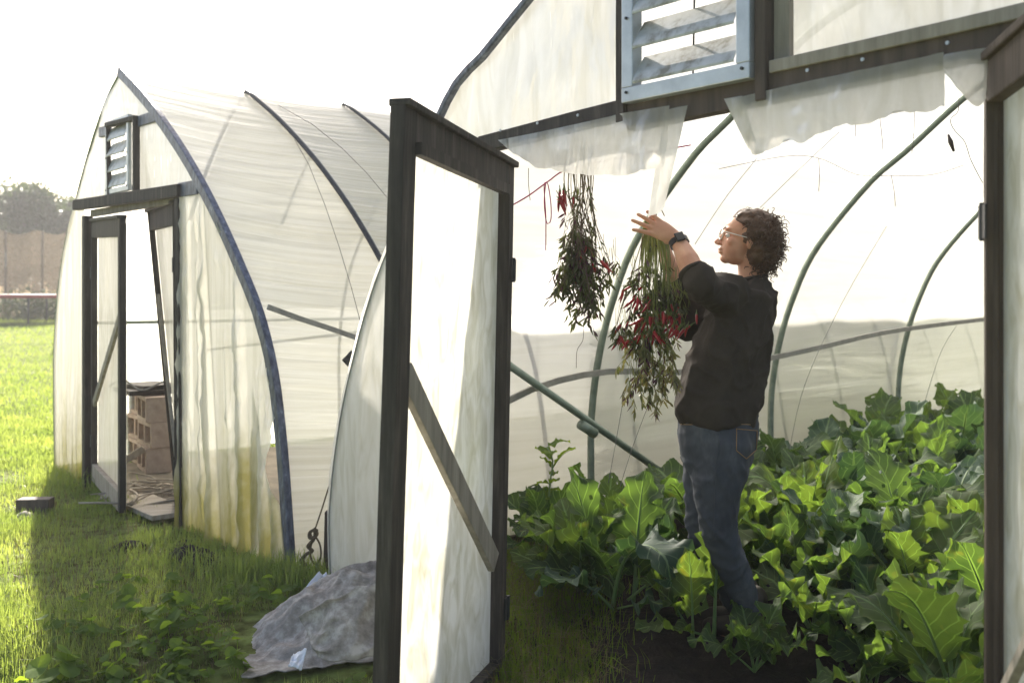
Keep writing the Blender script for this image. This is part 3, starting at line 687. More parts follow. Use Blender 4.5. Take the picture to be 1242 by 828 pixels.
# ------------------------------------------------------------------ small things about the far tunnel
def one(name, bm, mat, label, cat, group=None, smooth=False, bev=None):
    vs = [v.co for v in bm.verts]; c = sum(vs, Vector())/len(vs); c.z = min(v.z for v in vs)
    o = from_bm(name, bm, mat, smooth=smooth, loc=c); tag(o, label, cat, group)
    if bev: finish_bevel(o, bev)
    return o
def block_mesh(c, rz, upright=True):
    """hollow concrete block .39 x .19 x .19 with two cores, cores facing the viewer"""
    bm = bmesh.new(); Lx, Dy, Hz, wl = .39, .19, .19, .03
    def bx(x, z, sx, sz): box(bm, (0, 0, 0), 1, 1, 1) if False else bmesh.ops.create_cube(bm, size=1, matrix=Matrix.Translation(c) @ Matrix.Rotation(rz, 4, 'Z') @ Matrix.Translation((x, 0, z)) @ Matrix.Diagonal((sx, Dy, sz, 1)))
    bx(0, wl/2, Lx, wl); bx(0, Hz-wl/2, Lx, wl)
    for x in (-Lx/2+wl/2, 0, Lx/2-wl/2): bx(x, Hz/2, wl, Hz-2*wl)
    bmesh.ops.remove_doubles(bm, verts=bm.verts, dist=1e-4)
    return bm
cb = G(187, 572)
lab = {0: ['bottom', 'second', 'third', 'top'], 1: []}
for k in range(3):
    c = cb+Vector((.0+.02*(k % 2), .0, .02+.192*k)); rz = radians(-60+5*(k % 2))
    one('concrete_block', block_mesh(c, rz), M['concrete'], ['lowest concrete block of the front pile inside the far tunnel', 'middle concrete block of the front pile inside the far tunnel', 'top concrete block of the front pile inside the far tunnel'][k], 'block', 'concrete blocks piled in the far tunnel', bev=.004)
    c = cb+Vector((-.20, .36+.02*k, .02+.192*k))
    one('concrete_block', block_mesh(c, rz+.1), M['concrete'], ['lowest concrete block of the rear pile inside the far tunnel', 'middle concrete block of the rear pile inside the far tunnel', 'top concrete block of the rear pile inside the far tunnel'][k], 'block', 'concrete blocks piled in the far tunnel', bev=.004)
bm = bmesh.new(); box(bm, cb+Vector((-.09, .14, .62)), .5, .42, .035, radians(-55)); box(bm, cb+Vector((-.09, .14, .655)), .40, .30, .03, radians(-42))
one('board', bm, M['wood_dark'], 'dark boards lying on top of the concrete block piles', 'board', bev=.003)
bm = bmesh.new(); tube(bm, catmull([cb+Vector(v) for v in ((-.34, -.02, .66), (-.2, -.1, .72), (-.05, -.12, .64), (.1, -.05, .70), (.16, .05, .60))], 24), .008, 6)
one('hose', bm, M['cord_grey'], 'loose pale hose end draped over the boards on the blocks', 'hose', smooth=True)
for k, (dx, dy, a, lb) in enumerate([(-.28, -.25, .3, 'pale stick leaning at the foot of the concrete blocks'),]):
    bm = bmesh.new(); beam(bm, cb+Vector((dx, dy, .03)), cb+Vector((dx+.25, dy+.1, .2)), .05, .03)
    one('stick', bm, M['planks'], lb, 'stick')
# pile of cut cords / sticks on the floor in the doorway
bm = bmesh.new(); random.seed(5); base = G(180, 606)
for k in range(46):
    a = random.uniform(0, pi); p = base+Vector((random.gauss(0, .18), random.gauss(.12, .22), .025+random.random()*.05)); l = random.uniform(.15, .4)
    d = Vector((cos(a), sin(a), random.uniform(-.05, .12)))
    tube(bm, catmull([p-d*l/2, p+Vector((random.gauss(0, .04), random.gauss(0, .04), .01)), p+d*l/2], 7), random.uniform(.004, .009), 5)
tag(from_bm('dry_stalks', bm, M['planks'], smooth=True), 'tangle of pale dry stalks on the floor in the far doorway', 'stalks', kind='stuff')
bm = bmesh.new(); box(bm, G(178, 618)+Vector((0, 0, .035)), .85, .26, .03, radians(-49)); one('sill_plank', bm, M['planks'], 'weathered pale plank lying across the foot of the far doorway', 'plank', bev=.004)
bm = bmesh.new(); box(bm, G(40, 624)+Vector((0, .03, .05)), .20, .1, .095, radians(4)); one('timber_block', bm, M['wood_brown'], 'dark timber offcut lying in the grass at the far left', 'block', bev=.006)
def rock(c, r, sq, seed, mat, label, cat, name='stone'):
    bm = bmesh.new(); bmesh.ops.create_icosphere(bm, subdivisions=3, radius=1)
    for v in bm.verts:
        n = v.co.normalized(); v.co = Vector(c)+Vector((n.x*r*1.3, n.y*r, n.z*r*sq))*(1+.35*fbm(n.x*1.6+seed, n.y*1.6, n.z*1.6))
    return one(name, bm, mat, label, cat, smooth=True)
rock(G(30, 630)+Vector((0, 0, .02)), .035, .8, 1, M['stone'], 'small pale stone in front of the dark timber offcut', 'stone')
rock(G(157, 664)+Vector((0, 0, .0)), .07, .45, 4, M['soil'], 'lump of dark earth in the shaded grass before the far doorway', 'clod', 'earth_clod')
rock(G(226, 660)+Vector((0, 0, .0)), .05, .5, 6, M['soil'], 'small dark earth lump beside the far door jamb', 'clod', 'earth_clod')
# black plastic edge at foot of the wall
def crumple(name, c, sx, sy, h, seed, mat, label, cat, rz=0, n=40, fr=4, thick=.003, shape=None):
    V = []; uv = []
    for i in range(n+1):
        row = []; ur = []
        for j in range(n+1):
            u = i/n*2-1; v = j/n*2-1
            e = (1-u**4)*(1-v**4)
            x = u*sx*(1+.10*fbm(v*2, seed)); y = v*sy*(1+.12*fbm(u*2, seed+3))
            q = 1-abs(noise.noise(Vector((u*fr*.5, v*fr*.5, seed))))*2.0; q2 = 1-abs(noise.noise(Vector((u*fr*1.3, v*fr*1.3, seed+7))))*2
            z = h*e*(.35+.5*q+.18*q2)+.012*fbm(u*9, v*9, seed)+.006
            if shape: z += shape(u, v)
            ca, sa = cos(rz), sin(rz)
            row.append(Vector(c)+Vector((x*ca-y*sa, x*sa+y*ca, max(z, .004)))); ur.append((x, y))
        V.append(row); uv.append(ur)
    o = link(name, grid_mesh(name, V, uv), mat, smooth=True, loc=Vector(c)); tag(o, label, cat)
    m = o.modifiers.new('s', 'SOLIDIFY'); m.thickness = thick; return o
crumple('plastic_edge', G(238, 682)+Vector((0, 0, 0)), .20, .07, .07, 3, M['soil'], 'crumpled black plastic at the foot of the pleated wall film', 'plastic', rz=-.8)
# corner of the gap between the tunnels: brick, post stub, rope
bm = bmesh.new(); box(bm, G(382, 688)+Vector((0, .22, .055)), .2, .1, .1, radians(-25)); one('brick', bm, M['brick'], 'reddish brick half hidden behind the knotted rope', 'brick', bev=.005)
bm = bmesh.new(); beam(bm, G(396, 702)+Vector((0, .12, 0)), G(398, 702)+Vector((0, .12, .30)), .07, .05); one('post_stub', bm, M['wood_brown'], 'short brown post stub beside the corner of the near tunnel', 'post', bev=.004)
g0 = G(362, 700)
def PP(x, y, dY=0): return P(x, y, g0.y+dY)
ro = empty('guy_rope', PP(362, 698), 'dark knotted rope stretched down between the two tunnels', 'rope')
bm = bmesh.new(); tube(bm, catmull([PP(414, 528), PP(404, 572), PP(392, 612), PP(381, 645)], 20), .004, 6); from_bm('strand', bm, M['rope'], ro, smooth=True)
bm = bmesh.new()
kn = [PP(381, 640), PP(384, 648), PP(377, 652), PP(376, 645), PP(383, 643), PP(380, 654), PP(374, 662), PP(378, 668), PP(371, 672), PP(366, 680), PP(370, 684), PP(362, 690), PP(360, 703)]
for q in range(2):
    tube(bm, catmull([p+Vector((.004*sin(i*2+q*3), .008*cos(i*1.7+q*3), 0)) for i, p in enumerate(kn)], 70), .0075, 6)
from_bm('knot', bm, M['rope'], ro, smooth=True)
bm = bmesh.new(); tube(bm, catmull([PP(381, 648), PP(388, 660), PP(389, 675), PP(383, 684), PP(377, 676), PP(377, 662), PP(381, 650)], 36), .005, 6); from_bm('loop', bm, M['rope'], ro, smooth=True)
# small torn mesh corner stuck on the far tunnel side
tq, zq = WP(424, 436, sR+.06)
cM = W(sR+.07, tq, zq)
bm = bmesh.new()
q = [bm.verts.new(cM+A3*a+U3*b) for a, b in ((-.055, 0), (0, .05), (.06, .0), (.01, -.06))]; bm.faces.new(q); bmesh.ops.subdivide_edges(bm, edges=bm.edges, cuts=3, use_grid_fill=True)
for v in bm.verts: v.co += D3*.01*fbm(v.co.x*30, v.co.z*30)
o = one('vent_patch', bm, M['pipe_dark'], 'small dark diamond patch on the far tunnel side below the batten end', 'patch'); m = o.modifiers.new('s', 'SOLIDIFY'); m.thickness = .008

# ---- crumpled ground cloth in front of the near door
tc_ = Vector((-.80, 3.92, 0))
def heap(name, c, pts_h, sx, sy, rz, seed, n=130):
    V = []; uv = []
    for i in range(n+1):
        row = []; ur = []
        for j in range(n+1):
            u = i/n*2-1; v = j/n*2-1
            r = (abs(u)**3+abs(v)**3)**(1/3)
            x = u*sx*(1+.10*fbm(v*1.5, seed)+.05*fbm(v*6, seed)); y = v*sy*(1+.12*fbm(u*1.5, seed+3)+.05*fbm(u*6, seed))
            z = 0
            for (a, b, rr, h) in pts_h: z = max(z, h*math.exp(-(((u-a)**2+(v-b)**2)/(rr*rr))**1.3))+.25*min(z, h*math.exp(-((u-a)**2+(v-b)**2)/(rr*rr)))
            ridge = (1-2.2*abs(noise.noise(Vector((u*1.6+v*.6, v*2.6, seed)))))
            ridge2 = (1-2.2*abs(noise.noise(Vector((u*4+v*2, v*5-u, seed+5)))))
            ra = max(0, 1-3*abs(noise.noise(Vector((u*1.3+v*.9, v*1.9-u*.4, seed+11)))))**1.2; rb = max(0, 1-3.2*abs(noise.noise(Vector((u*2.4-v*1.6, v*2.2+u, seed+17)))))**1.2
            z = z*.95+.055*ra*(1-.5*r)+.028*rb*(1-.4*r)+0*ridge+.003*(1-2.6*abs(noise.noise(Vector((u*5+v*3, v*4+u*3, seed+8)))))+.0012*(1-2.6*abs(noise.noise(Vector((u*17+v*6, v*15-u*9, seed+2)))))
            z *= min(1, (1-r)*4+.15) if r > .75 else 1
            ca, sa = cos(rz), sin(rz)
            row.append(c+Vector((x*ca-y*sa, x*sa+y*ca, max(z, .005)))); ur.append((x, y))
        V.append(row); uv.append(ur)
    return link(name, grid_mesh(name, V, uv), M['fabric'], smooth=True, loc=c)
o = heap('ground_cloth', tc_+Vector((.10, .20, -.05)), [(.3, .2, .7, .19), (-.3, .10, .5, .12), (.9, .35, .6, .24), (-.1, -.4, .45, .10)], .40, .34, radians(18), 3)
tag(o, 'crumpled grey woven ground cloth heaped on the grass left of the open door', 'ground cloth'); m = o.modifiers.new('s', 'SOLIDIFY'); m.thickness = .004
# folded flap on top (its own layer of the same cloth)
V = []; uv = []
for i in range(41):
    row = []; ur = []
    for j in range(41):
        u = i/40; v = j/40
        p = P(364, 748, 3.60).lerp(P(470, 708, 3.55), u).lerp(P(386, 800, 3.45).lerp(P(480, 798, 3.40), u), v)
        p = p+Vector((0, -.02, 0))*sin(u*5)+Vector((0, 0, 1))*(.03*sin(u*pi)*(1-v)+.012*(1-2.2*abs(noise.noise(Vector((u*3, v*3, 4))))))+Vector((0, -1, 0))*.03*(1-2.2*abs(noise.noise(Vector((u*2.5+v, v*2.5, 8)))))
        row.append(p); ur.append((u*.35, v*.25))
    V.append(row); uv.append(ur)
f_ = link('folded_flap', grid_mesh('folded_flap', V, uv), M['fabric'], o, smooth=True); m = f_.modifiers.new('s', 'SOLIDIFY'); m.thickness = .004
# white sheets in the cloth heap
def sheet(name, corners, mat, label, cat, seed=0, amp=.008):
    a, b, c, d = corners; V = []; uv = []
    for i in range(25):
        row = []; ur = []
        for j in range(25):
            u = i/24; v = j/24; p = a.lerp(b, u).lerp(d.lerp(c, u), v); row.append(p+Vector((0, amp*fbm(u*2, v*2, seed), amp*fbm(u*3, v*3, seed+2)))); ur.append((u, v))
        V.append(row); uv.append(ur)
    o = link(name, grid_mesh(name, V, uv), mat, smooth=True, loc=c); tag(o, label, cat); m = o.modifiers.new('s', 'SOLIDIFY'); m.thickness = .004; return o
sheet('plastic_sheet', (P(388, 692, 4.40), P(404, 703, 4.40), P(376, 800, 4.15), P(325, 765, 4.20)), M['white_sheet'], 'stiff bluish white sheet sticking up behind the grey cloth heap', 'plastic sheet', 2, .02)
sheet('plastic_sheet', (P(356, 792, 3.52), P(372, 786, 3.52), P(366, 812, 3.46), P(350, 806, 3.46)), M['white_sheet'], 'small white scrap under the front edge of the grey cloth heap', 'plastic sheet', 5, .008)

# ------------------------------------------------------------------ grass
rng = np.random.default_rng(11)
def blades(name, xy, hgt, wdt, mat, label, kind='stuff', cat=None, lean=.45, zb=None):
    n = len(xy); ang = rng.uniform(0, 2*pi, n); ln = rng.normal(0, lean, n); h = hgt*rng.uniform(.45, 1.25, n); wd = wdt*rng.uniform(.6, 1.4, n)
    dx, dy = np.cos(ang), np.sin(ang); lx, ly = -dy, dx
    P0 = np.zeros((n, 5, 3)); zb = np.zeros(n) if zb is None else zb
    zb = zb+gz(xy[:, 1])
    for k, (f, wf) in enumerate(((0, 1), (.55, .8))):
        bend = ln*h*f*f
        for s, sg in enumerate((-1, 1)):
            P0[:, 2*k+s, 0] = xy[:, 0]+lx*bend+dx*sg*wd*wf/2; P0[:, 2*k+s, 1] = xy[:, 1]+ly*bend+dy*sg*wd*wf/2; P0[:, 2*k+s, 2] = zb+h*f
    P0[:, 4, 0] = xy[:, 0]+lx*ln*h*1.1; P0[:, 4, 1] = xy[:, 1]+ly*ln*h*1.1; P0[:, 4, 2] = zb+h*(1-.25*np.abs(ln))
    me = bpy.data.meshes.new(name); me.vertices.add(5*n); me.vertices.foreach_set('co', P0.reshape(-1))
    base = (np.arange(n)*5)[:, None]
    quads = base+np.array([0, 1, 3, 2])[None]; tris = base+np.array([2, 3, 4])[None]
    idx = np.concatenate([quads, tris], axis=1).reshape(-1)
    tot = np.tile([4, 3], n); st = np.concatenate([[0], np.cumsum(tot)[:-1]])
    me.loops.add(len(idx)); me.loops.foreach_set('vertex_index', idx); me.polygons.add(2*n)
    me.polygons.foreach_set('loop_start', st); me.polygons.foreach_set('loop_total', tot); me.update(calc_edges=True)
    o = link(name, me, mat); tag(o, label, cat, kind=kind); return o
def fp_np(x, y):  # world -> (s, t)
    s = (x-OX)*DX+(y-OY)*DY; t = (x-OX)*AX+(y-OY)*AY; return s, t
def density(x, y):
    return np.array([fbm(a*1.3, b*1.3, 2) for a, b in zip(x, y)])
def scatter(n, ylo, yhi, xl, xr, power=2.0):
    y = ylo+(yhi-ylo)*rng.random(n)**power; x = xl(y)+(xr(y)-xl(y))*rng.random(n); return x, y
M['grass'] = leaf_mat('grass', (.13, .19, .055), (.26, .31, .11), transl=.52, veins=False, tcol=(1.9, 1.85, .9), scale=1.6)
M['straw'] = leaf_mat('straw', (.12, .10, .04), (.20, .17, .08), transl=.4, veins=False, tcol=(1.2, 1.1, .8), scale=5)
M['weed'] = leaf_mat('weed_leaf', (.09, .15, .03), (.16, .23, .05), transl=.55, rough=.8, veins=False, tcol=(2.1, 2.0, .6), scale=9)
x, y = scatter(150000, 2.7, 11, lambda y: -.56*y-.25, lambda y: -.02*y+.1, 1.5)
s, t = fp_np(x, y)
keep = ~((s > .1) & (s < 3.75) & (t > .0)) & ~((s > NS+.02) & (t > -.02)) & ~((x > -1.12) & (x < -.42) & (y > 3.62) & (y < 4.25))
x, y = x[keep], y[keep]
d = density(x, y); k2 = rng.random(len(x)) < np.clip(.75+d*1.1, .12, 1); x, y, d = x[k2], y[k2], d[k2]
hh = .050*(1+1.0*np.clip(d, -.6, 1))
blades('grass', np.stack([x, y], 1), 1.0*hh, .0036*(1+.08*(y-3)), M['grass'], 'green grass around the tunnels', cat='grass')
x, y = scatter(90000, 8, 42, lambda y: -.6*y-1, lambda y: -.28*y, 1.3); s, t = fp_np(x, y); keep = ~((s > -.0) & (s < 4) & (t > 0) & (t < 7)); x, y = x[keep], y[keep]
blades('grass', np.stack([x, y], 1), .07, .012, M['grass'], 'mown grass of the far meadow', cat='grass', zb=np.zeros(len(x)))
# straw among the shaded grass
x, y = scatter(9000, 3.4, 7, lambda y: -.5*y, lambda y: -.02*y-.1, 1.2); s, t = fp_np(x, y); keep = (t < -.02) & ~((x > -1.12) & (x < -.42) & (y > 3.62) & (y < 4.25)); x, y = x[keep], y[keep]
blades('dry_grass', np.stack([x, y], 1), .055, .003, M['straw'], 'dry straw coloured blades between the green grass', cat='grass', lean=.9)
# taller tufts against the film at the corner
x = []; y = []
for c, n_, sp in ((G(330, 700), 300, .12), (G(300, 700), 200, .10), (G(250, 690), 120, .08), (G(375, 715), 260, .12), (G(352, 705), 220, .06), (G(90, 590), 260, .18), (G(66, 585), 200, .12)):
    a = rng.normal(0, sp, (n_, 2)); x += (a[:, 0]+c.x).tolist(); y += (a[:, 1]*.6+c.y-.03).tolist()
x = np.array(x); y = np.array(y)
blades('tall_grass', np.stack([x, y], 1), .14, .005, M['grass'], 'longer grass tufts along the foot of the film', cat='grass', lean=.5)
# inside: dry tangled grass left of the bed
x, y = scatter(2600, 3.25, 5.4, lambda y: -.02*y, lambda y: .075*y+.02+.08*rng.normal(size=len(y)), .9); s, t = fp_np(x, y); keep = (s > NS+.15); x, y = x[keep], y[keep]
blades('dry_grass', np.stack([x, y], 1), .13, .0035, M['straw'], 'tangled half dry grass just inside the doorway beside the open leaf', cat='grass', lean=1.2, zb=np.full(len(x), .03))
x, y = scatter(9000, 3.0, 5.2, lambda y: -.02*y, lambda y: .075*y+.02+.10*rng.normal(size=len(y)), .9); s, t = fp_np(x, y); keep = (s > NS+.15); x, y = x[keep], y[keep]
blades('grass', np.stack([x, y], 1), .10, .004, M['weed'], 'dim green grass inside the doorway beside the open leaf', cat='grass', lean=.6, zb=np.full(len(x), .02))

# broad-leaved weeds: round leaves on short stems
def round_leaves(name, centres, r0, h0, mat, label, cat, per=6, spread=.09):
    vs = []; fs = []; q = 0
    for (cx, cy, sc) in centres:
        for k in range(per):
            a = random.uniform(0, 2*pi); rr = random.uniform(.1, 1)*spread*sc; px = cx+cos(a)*rr; py = cy+sin(a)*rr
            h = gzf(cy)+h0*sc*random.uniform(.5, 1.15); r = r0*sc*random.uniform(.6, 1.25); tl = Vector((cos(a), sin(a), 0)); nrm = (Vector((0, 0, 1))+tl*random.uniform(.1, .9)+Vector((random.gauss(0, .2), random.gauss(0, .2), 0))).normalized()
            u = nrm.orthogonal().normalized(); v = nrm.cross(u); c = Vector((px, py, h))
            ring = 11; start = len(vs); vs.append(tuple(c-nrm*r*.12))
            for m_ in range(ring):
                an = 2*pi*m_/ring; rad = r*(1+.16*cos(3*an+q)+.07*sin(7*an+q)); d = u*cos(an)*rad+v*sin(an)*rad
                vs.append(tuple(c+d+nrm*r*.14*sin(2*an+q)))
            for m_ in range(ring): fs.append((start, start+1+m_, start+1+(m_+1) % ring))
            # stem
            st = len(vs); b0 = Vector((cx+cos(a)*rr*.2, cy+sin(a)*rr*.2, gzf(cy))); sd_ = Vector((-sin(a), cos(a), 0))*.0018
            vs += [tuple(b0-sd_), tuple(b0+sd_), tuple(c-nrm*r*.12+sd_), tuple(c-nrm*r*.12-sd_)]; fs.append((st, st+1, st+2, st+3)); q += 1
    me = bpy.data.meshes.new(name); me.from_pydata(vs, [], fs); o = link(name, me, mat, smooth=False); return tag(o, label, cat, kind='stuff')
random.seed(21); cc = []
while len(cc) < 190:
    px = random.uniform(70, 470); py = random.uniform(700, 850)+random.random()*20
    if random.random() > .25+.75*max(0, min(1, (py-690-(220-px)*.1)/80)): continue
    g = G(px, py)
    if -1.12 < g.x < -.42 and 3.55 < g.y < 4.3: continue
    if g.x > -.38 and g.y > 2.6: continue
    cc.append((g.x, g.y, random.uniform(.35, .95)))
round_leaves('clover_weeds', cc, .030, .085, M['weed'], 'patch of round leaved weeds in the grass in front of the grey cloth', 'weeds')
def weed_plant(px, py, sc, label):
    g = G(px, py); e = round_leaves('broadleaf_weed', [(g.x, g.y, sc), (g.x+.02, g.y-.02, sc*.8)], .036, .13, M['weed'], label, 'weed', per=6, spread=.07); e['kind'] = 'thing'; return e
weed_plant(70, 812, 1.1, 'sunlit round leaved weed at the bottom left on the shadow edge')
weed_plant(20, 836, 1.0, 'sunlit round leaved weed in the bottom left corner')
weed_plant(285, 800, .9, 'round leaved weed standing a little taller left of the grey cloth')
weed_plant(430, 822, .8, 'small round leaved weed at the lower edge of the grey cloth')

# ------------------------------------------------------------------ kale
M['kale'] = leaf_mat('kale_leaf', (.045, .078, .035), (.085, .125, .055), rib=(.15, .23, .10), transl=.5, rough=.7, tcol=(2.9, 3.1, .9), scale=7)
M['kale_blue'] = leaf_mat('kale_leaf_blue', (.045, .085, .055), (.09, .14, .085), rib=(.18, .25, .15), transl=.25, rough=.62, tcol=(1.6, 1.9, .6), scale=7)
M['stalk'] = leaf_mat('kale_stalk', (.12, .20, .07), (.20, .28, .12), transl=.15, veins=False)
def kale_leaf(L, Wd, e0, bend, az, base, seed, twist=0.0, ruf=.03, pet=.28, flop=0.0, nv=30, nu=6, la=.13):
    """returns vs, fs, uvs and the stalk polyline"""
    rnd = random.Random(seed); pos = Vector(base); el = e0; pts = []; dirs = []
    for i in range(nv+1):
        f = i/nv; el_ = el-bend*f*f-flop*max(0, f-.6)*2.5; d = Vector((cos(az)*cos(el_), sin(az)*cos(el_), sin(el_)))
        pts.append(pos.copy()); dirs.append(d); pos = pos+d*(L/nv)
    side0 = Vector((-sin(az), cos(az), 0)); vs = []; uvs = []; fs = []
    lob = rnd.uniform(0, 6); nl = rnd.uniform(4.5, 7)
    i0 = int(pet*nv)
    for i in range(i0, nv+1):
        f = (i-i0)/(nv-i0); d = dirs[i]; up = side0.cross(d)*-1.0
        up = d.cross(side0)*-1; ta = twist*f; side = (side0*cos(ta)+up*sin(ta)).normalized(); nn = side.cross(d).normalized()
        if nn.z < 0: nn = -nn
        wv = Wd*(math.sin(pi*min(1, f**.75*.93+.05))**.62)*(.62+.5*f if f < .7 else .97)
        for j in range(-nu, nu+1):
            u = j/nu; sgn = 1 if u >= 0 else -1
            lobe = 1+abs(u)**1.3*(la*sin(f*nl*2*pi+lob+sgn*1.1)+.07*sin(f*nl*5.3*pi+lob*2-sgn)+.04*sin(f*nl*11*pi+sgn*2))+.05*rnd.uniform(-1, 1)*abs(u)**4
            x = wv*u*lobe
            cup = .30*abs(u)**1.7*wv*(.6+.5*sin(seed*1.3))
            rf = ruf*abs(u)**2.2*sin(f*15+sgn*1.7+seed)+ruf*.6*abs(u)**3*sin(f*31+seed*2+sgn)+.012*noise.noise(Vector((f*5, u*3, seed)))
            # backward sweep of the margin
            p = pts[i]+side*x+nn*(cup+rf)+d*(-.10*abs(u)**1.5*wv)
            vs.append(p); uvs.append((u, f))
    nc = 2*nu+1
    for i in range(nv-i0):
        for j in range(nc-1):
            if rnd.random() < .012: continue     # small insect holes
            a = i*nc+j; fs.append((a, a+1, a+nc+1, a+nc))
    return vs, fs, uvs, [(p, max(.0016, .0075*(1-.9*i/nv))*L/.45) for i, p in enumerate(pts)]
def kale_parts(specs, mat='kale', loc=(0, 0, 0), vary=True):
    """specs: list of kwargs -> (leaves mesh, stalks mesh)"""
    VS = []; FS = []; UV = []; bm = bmesh.new()
    for sp in specs:
        vs, fs, uv, st = kale_leaf(**sp); o = len(VS); VS += [tuple(v) for v in vs]; FS += [tuple(o+k for k in f) for f in fs]; UV += uv
        st = st[::2]; tube(bm, [p-Vector((0, 0, .002)) for p, r in st], [r for p, r in st], 6)
    me = bpy.data.meshes.new('leaves'); me.from_pydata(VS, [], FS); l = me.uv_layers.new(name='UVMap'); dat = []
    for p in me.polygons:
        for vi in p.vertices: dat += [UV[vi][0], UV[vi][1]]
    l.data.foreach_set('uv', dat); me.materials.append(M[mat]); me.polygons.foreach_set('use_smooth', [True]*len(me.polygons))
    ms = bpy.data.meshes.new('stalks'); bm.to_mesh(ms); bm.free(); ms.materials.append(M['stalk']); ms.polygons.foreach_set('use_smooth', [True]*len(ms.polygons))
    return me, ms
variants = []
for k in range(9):
    r_ = random.Random(100+k); sp = []; n_ = r_.randint(9, 12)
    for i in range(n_):
        f = i/n_; L = r_.uniform(.44, .62)*(1-.25*(f > .75)); e0 = radians(25+60*f+r_.uniform(-8, 8))
        sp.append(dict(L=L, Wd=L*r_.uniform(.20, .31), la=r_.uniform(.03, .13), e0=e0, bend=radians(r_.uniform(15, 80)*(1-.5*f)), az=i*2.4+r_.uniform(-.4, .4), base=(0, 0, .06+.10*f), seed=k*31+i, twist=r_.uniform(-.5, .5), ruf=r_.uniform(.012, .035), flop=r_.choice([0, 0, .5, .9])))
    variants.append(kale_parts(sp, 'kale_blue' if k in (2, 6) else 'kale'))
def kale(loc, scale, rz, var, label, group='kale plants growing in the tunnel bed', tilt=(0, 0)):
    e = empty('kale_plant', loc, label, 'kale plant', group); e.rotation_euler = (tilt[0], tilt[1], rz); e.scale = (scale,)*3
    for nm, me in (('leaves', variants[var][0]), ('stalks', variants[var][1])):
        o = bpy.data.objects.new(nm, me); COL.objects.link(o); o.parent = e
    return e
random.seed(3)
def wp(x, y):   # world -> (px, py) on ground
    return 621+FPX*x/y, 360+FPX*CAMH/y
ordn = ['first', 'second', 'third', 'fourth', 'fifth', 'sixth', 'seventh', 'eighth', 'ninth', 'tenth', 'eleventh', 'twelfth', 'thirteenth', 'fourteenth', 'fifteenth', 'sixteenth', 'seventeenth', 'eighteenth']
rowname = ['in the row against the film wall', 'in the second row from the film wall', 'in the third row from the film wall', 'in the fourth row from the film wall',
           'in the fifth row from the film wall', 'in the sixth row from the film wall', 'in the seventh row from the film wall', 'in the row farthest from the film wall']
WOM = Vector((.86, 3.93, 0))
for ri, sr in enumerate([.42, .84, 1.26, 1.68, 2.12, 2.56, 3.0, 3.45]):
    cnt = 0
    for k in range(20):
        t = .45+k*.47+(.2 if ri % 2 else 0)
        if t > 8.2: continue
        s_ = NS+sr+random.uniform(-.06, .06); t_ = t+random.uniform(-.08, .08); p = W(s_, t_, .03)
        px, py = wp(p.x, p.y)
        if px < 628 or px > 1238: continue
        if py > 752 and px < 1060: continue
        if (p-WOM).length < .42: continue
        if (p-Vector((.47, 4.23, .03))).length < .3: continue
        left = px < 830
        sc = random.uniform(.58, .74) if left else random.uniform(.80, .98)
        if px > 1060 and p.y > 6.2: sc *= 1.08
        if not left and p.y < 4.2: sc *= .95
        var = random.randrange(9); cnt += 1
        look = 'small kale plant' if left else ['broad kale plant', 'upright kale plant', 'full kale plant'][var % 3]
        kale(p, sc, random.uniform(0, 6.28), var, f'{look}, {ordn[cnt-1]} from the doorway {rowname[ri]}', tilt=(random.gauss(0, .09), random.gauss(0, .09)))
def hero(loc, specs, label, mat='kale'):
    e = empty('kale_plant', loc, label, 'kale plant', 'kale plants growing in the tunnel bed')
    a, b = kale_parts(specs, mat)
    for nm, me in (('leaves', a), ('stalks', b)):
        o = bpy.data.objects.new(nm, me); COL.objects.link(o); o.parent = e
    return e
R_ = radians
g = G(752, 748); g.z = .03
hero(g, [
    dict(L=.58, Wd=.11, e0=R_(84), bend=R_(22), az=R_(150), base=(-.10, 0, .03), seed=11, ruf=.03, twist=.35, pet=.25),
    dict(L=.55, Wd=.13, la=.25, e0=R_(82), bend=R_(16), az=R_(60), base=(.06, .02, .03), seed=12, ruf=.035, twist=-.1, pet=.2),
    dict(L=.42, Wd=.13, e0=R_(35), bend=R_(55), az=R_(178), base=(-.02, -.03, .05), seed=13, ruf=.03, twist=.5),
    dict(L=.50, Wd=.14, e0=R_(52), bend=R_(45), az=R_(155), base=(-.02, .03, .06), seed=14, ruf=.03, twist=-.6),
    dict(L=.42, Wd=.12, e0=R_(42), bend=R_(55), az=R_(-15), base=(.03, -.02, .05), seed=16, ruf=.03, twist=.4),
    dict(L=.36, Wd=.12, e0=R_(62), bend=R_(40), az=R_(-140), base=(0, 0, .06), seed=17, ruf=.03),
    dict(L=.46, Wd=.13, e0=R_(66), bend=R_(30), az=R_(40), base=(.06, .02, .06), seed=18, ruf=.03)],
    'big sunlit kale plant with tall lobed leaves left of the woman')
hero(g+Vector((-.16, .10, 0)), [
    dict(L=.44, Wd=.11, e0=R_(60+6*(i % 3)), bend=R_(30), az=R_(200+67*i), base=(0, 0, .04), seed=90+i, ruf=.03, twist=.4*sin(i*2), la=.18) for i in range(5)],
    'bushy dark kale plant between the tall weed and the tall lobed leaves')
hero(g+Vector((-.02, -.10, 0)), [
    dict(L=.60, Wd=.15, la=.08, e0=R_(78), bend=R_(190), az=R_(-55), base=(-.02, -.0, .05), seed=15, ruf=.03, twist=.1, pet=.42),
    dict(L=.40, Wd=.15, e0=R_(48), bend=R_(110), az=R_(-165), base=(-.02, -.02, .04), seed=19, ruf=.03, twist=-.3, pet=.3),
    dict(L=.30, Wd=.10, e0=R_(20), bend=R_(40), az=R_(-30), base=(0, 0, .04), seed=22, ruf=.03)],
    'bluish drooping kale plant in front of the tall lobed leaves', 'kale_blue')
g = G(866, 786); g.z = .02
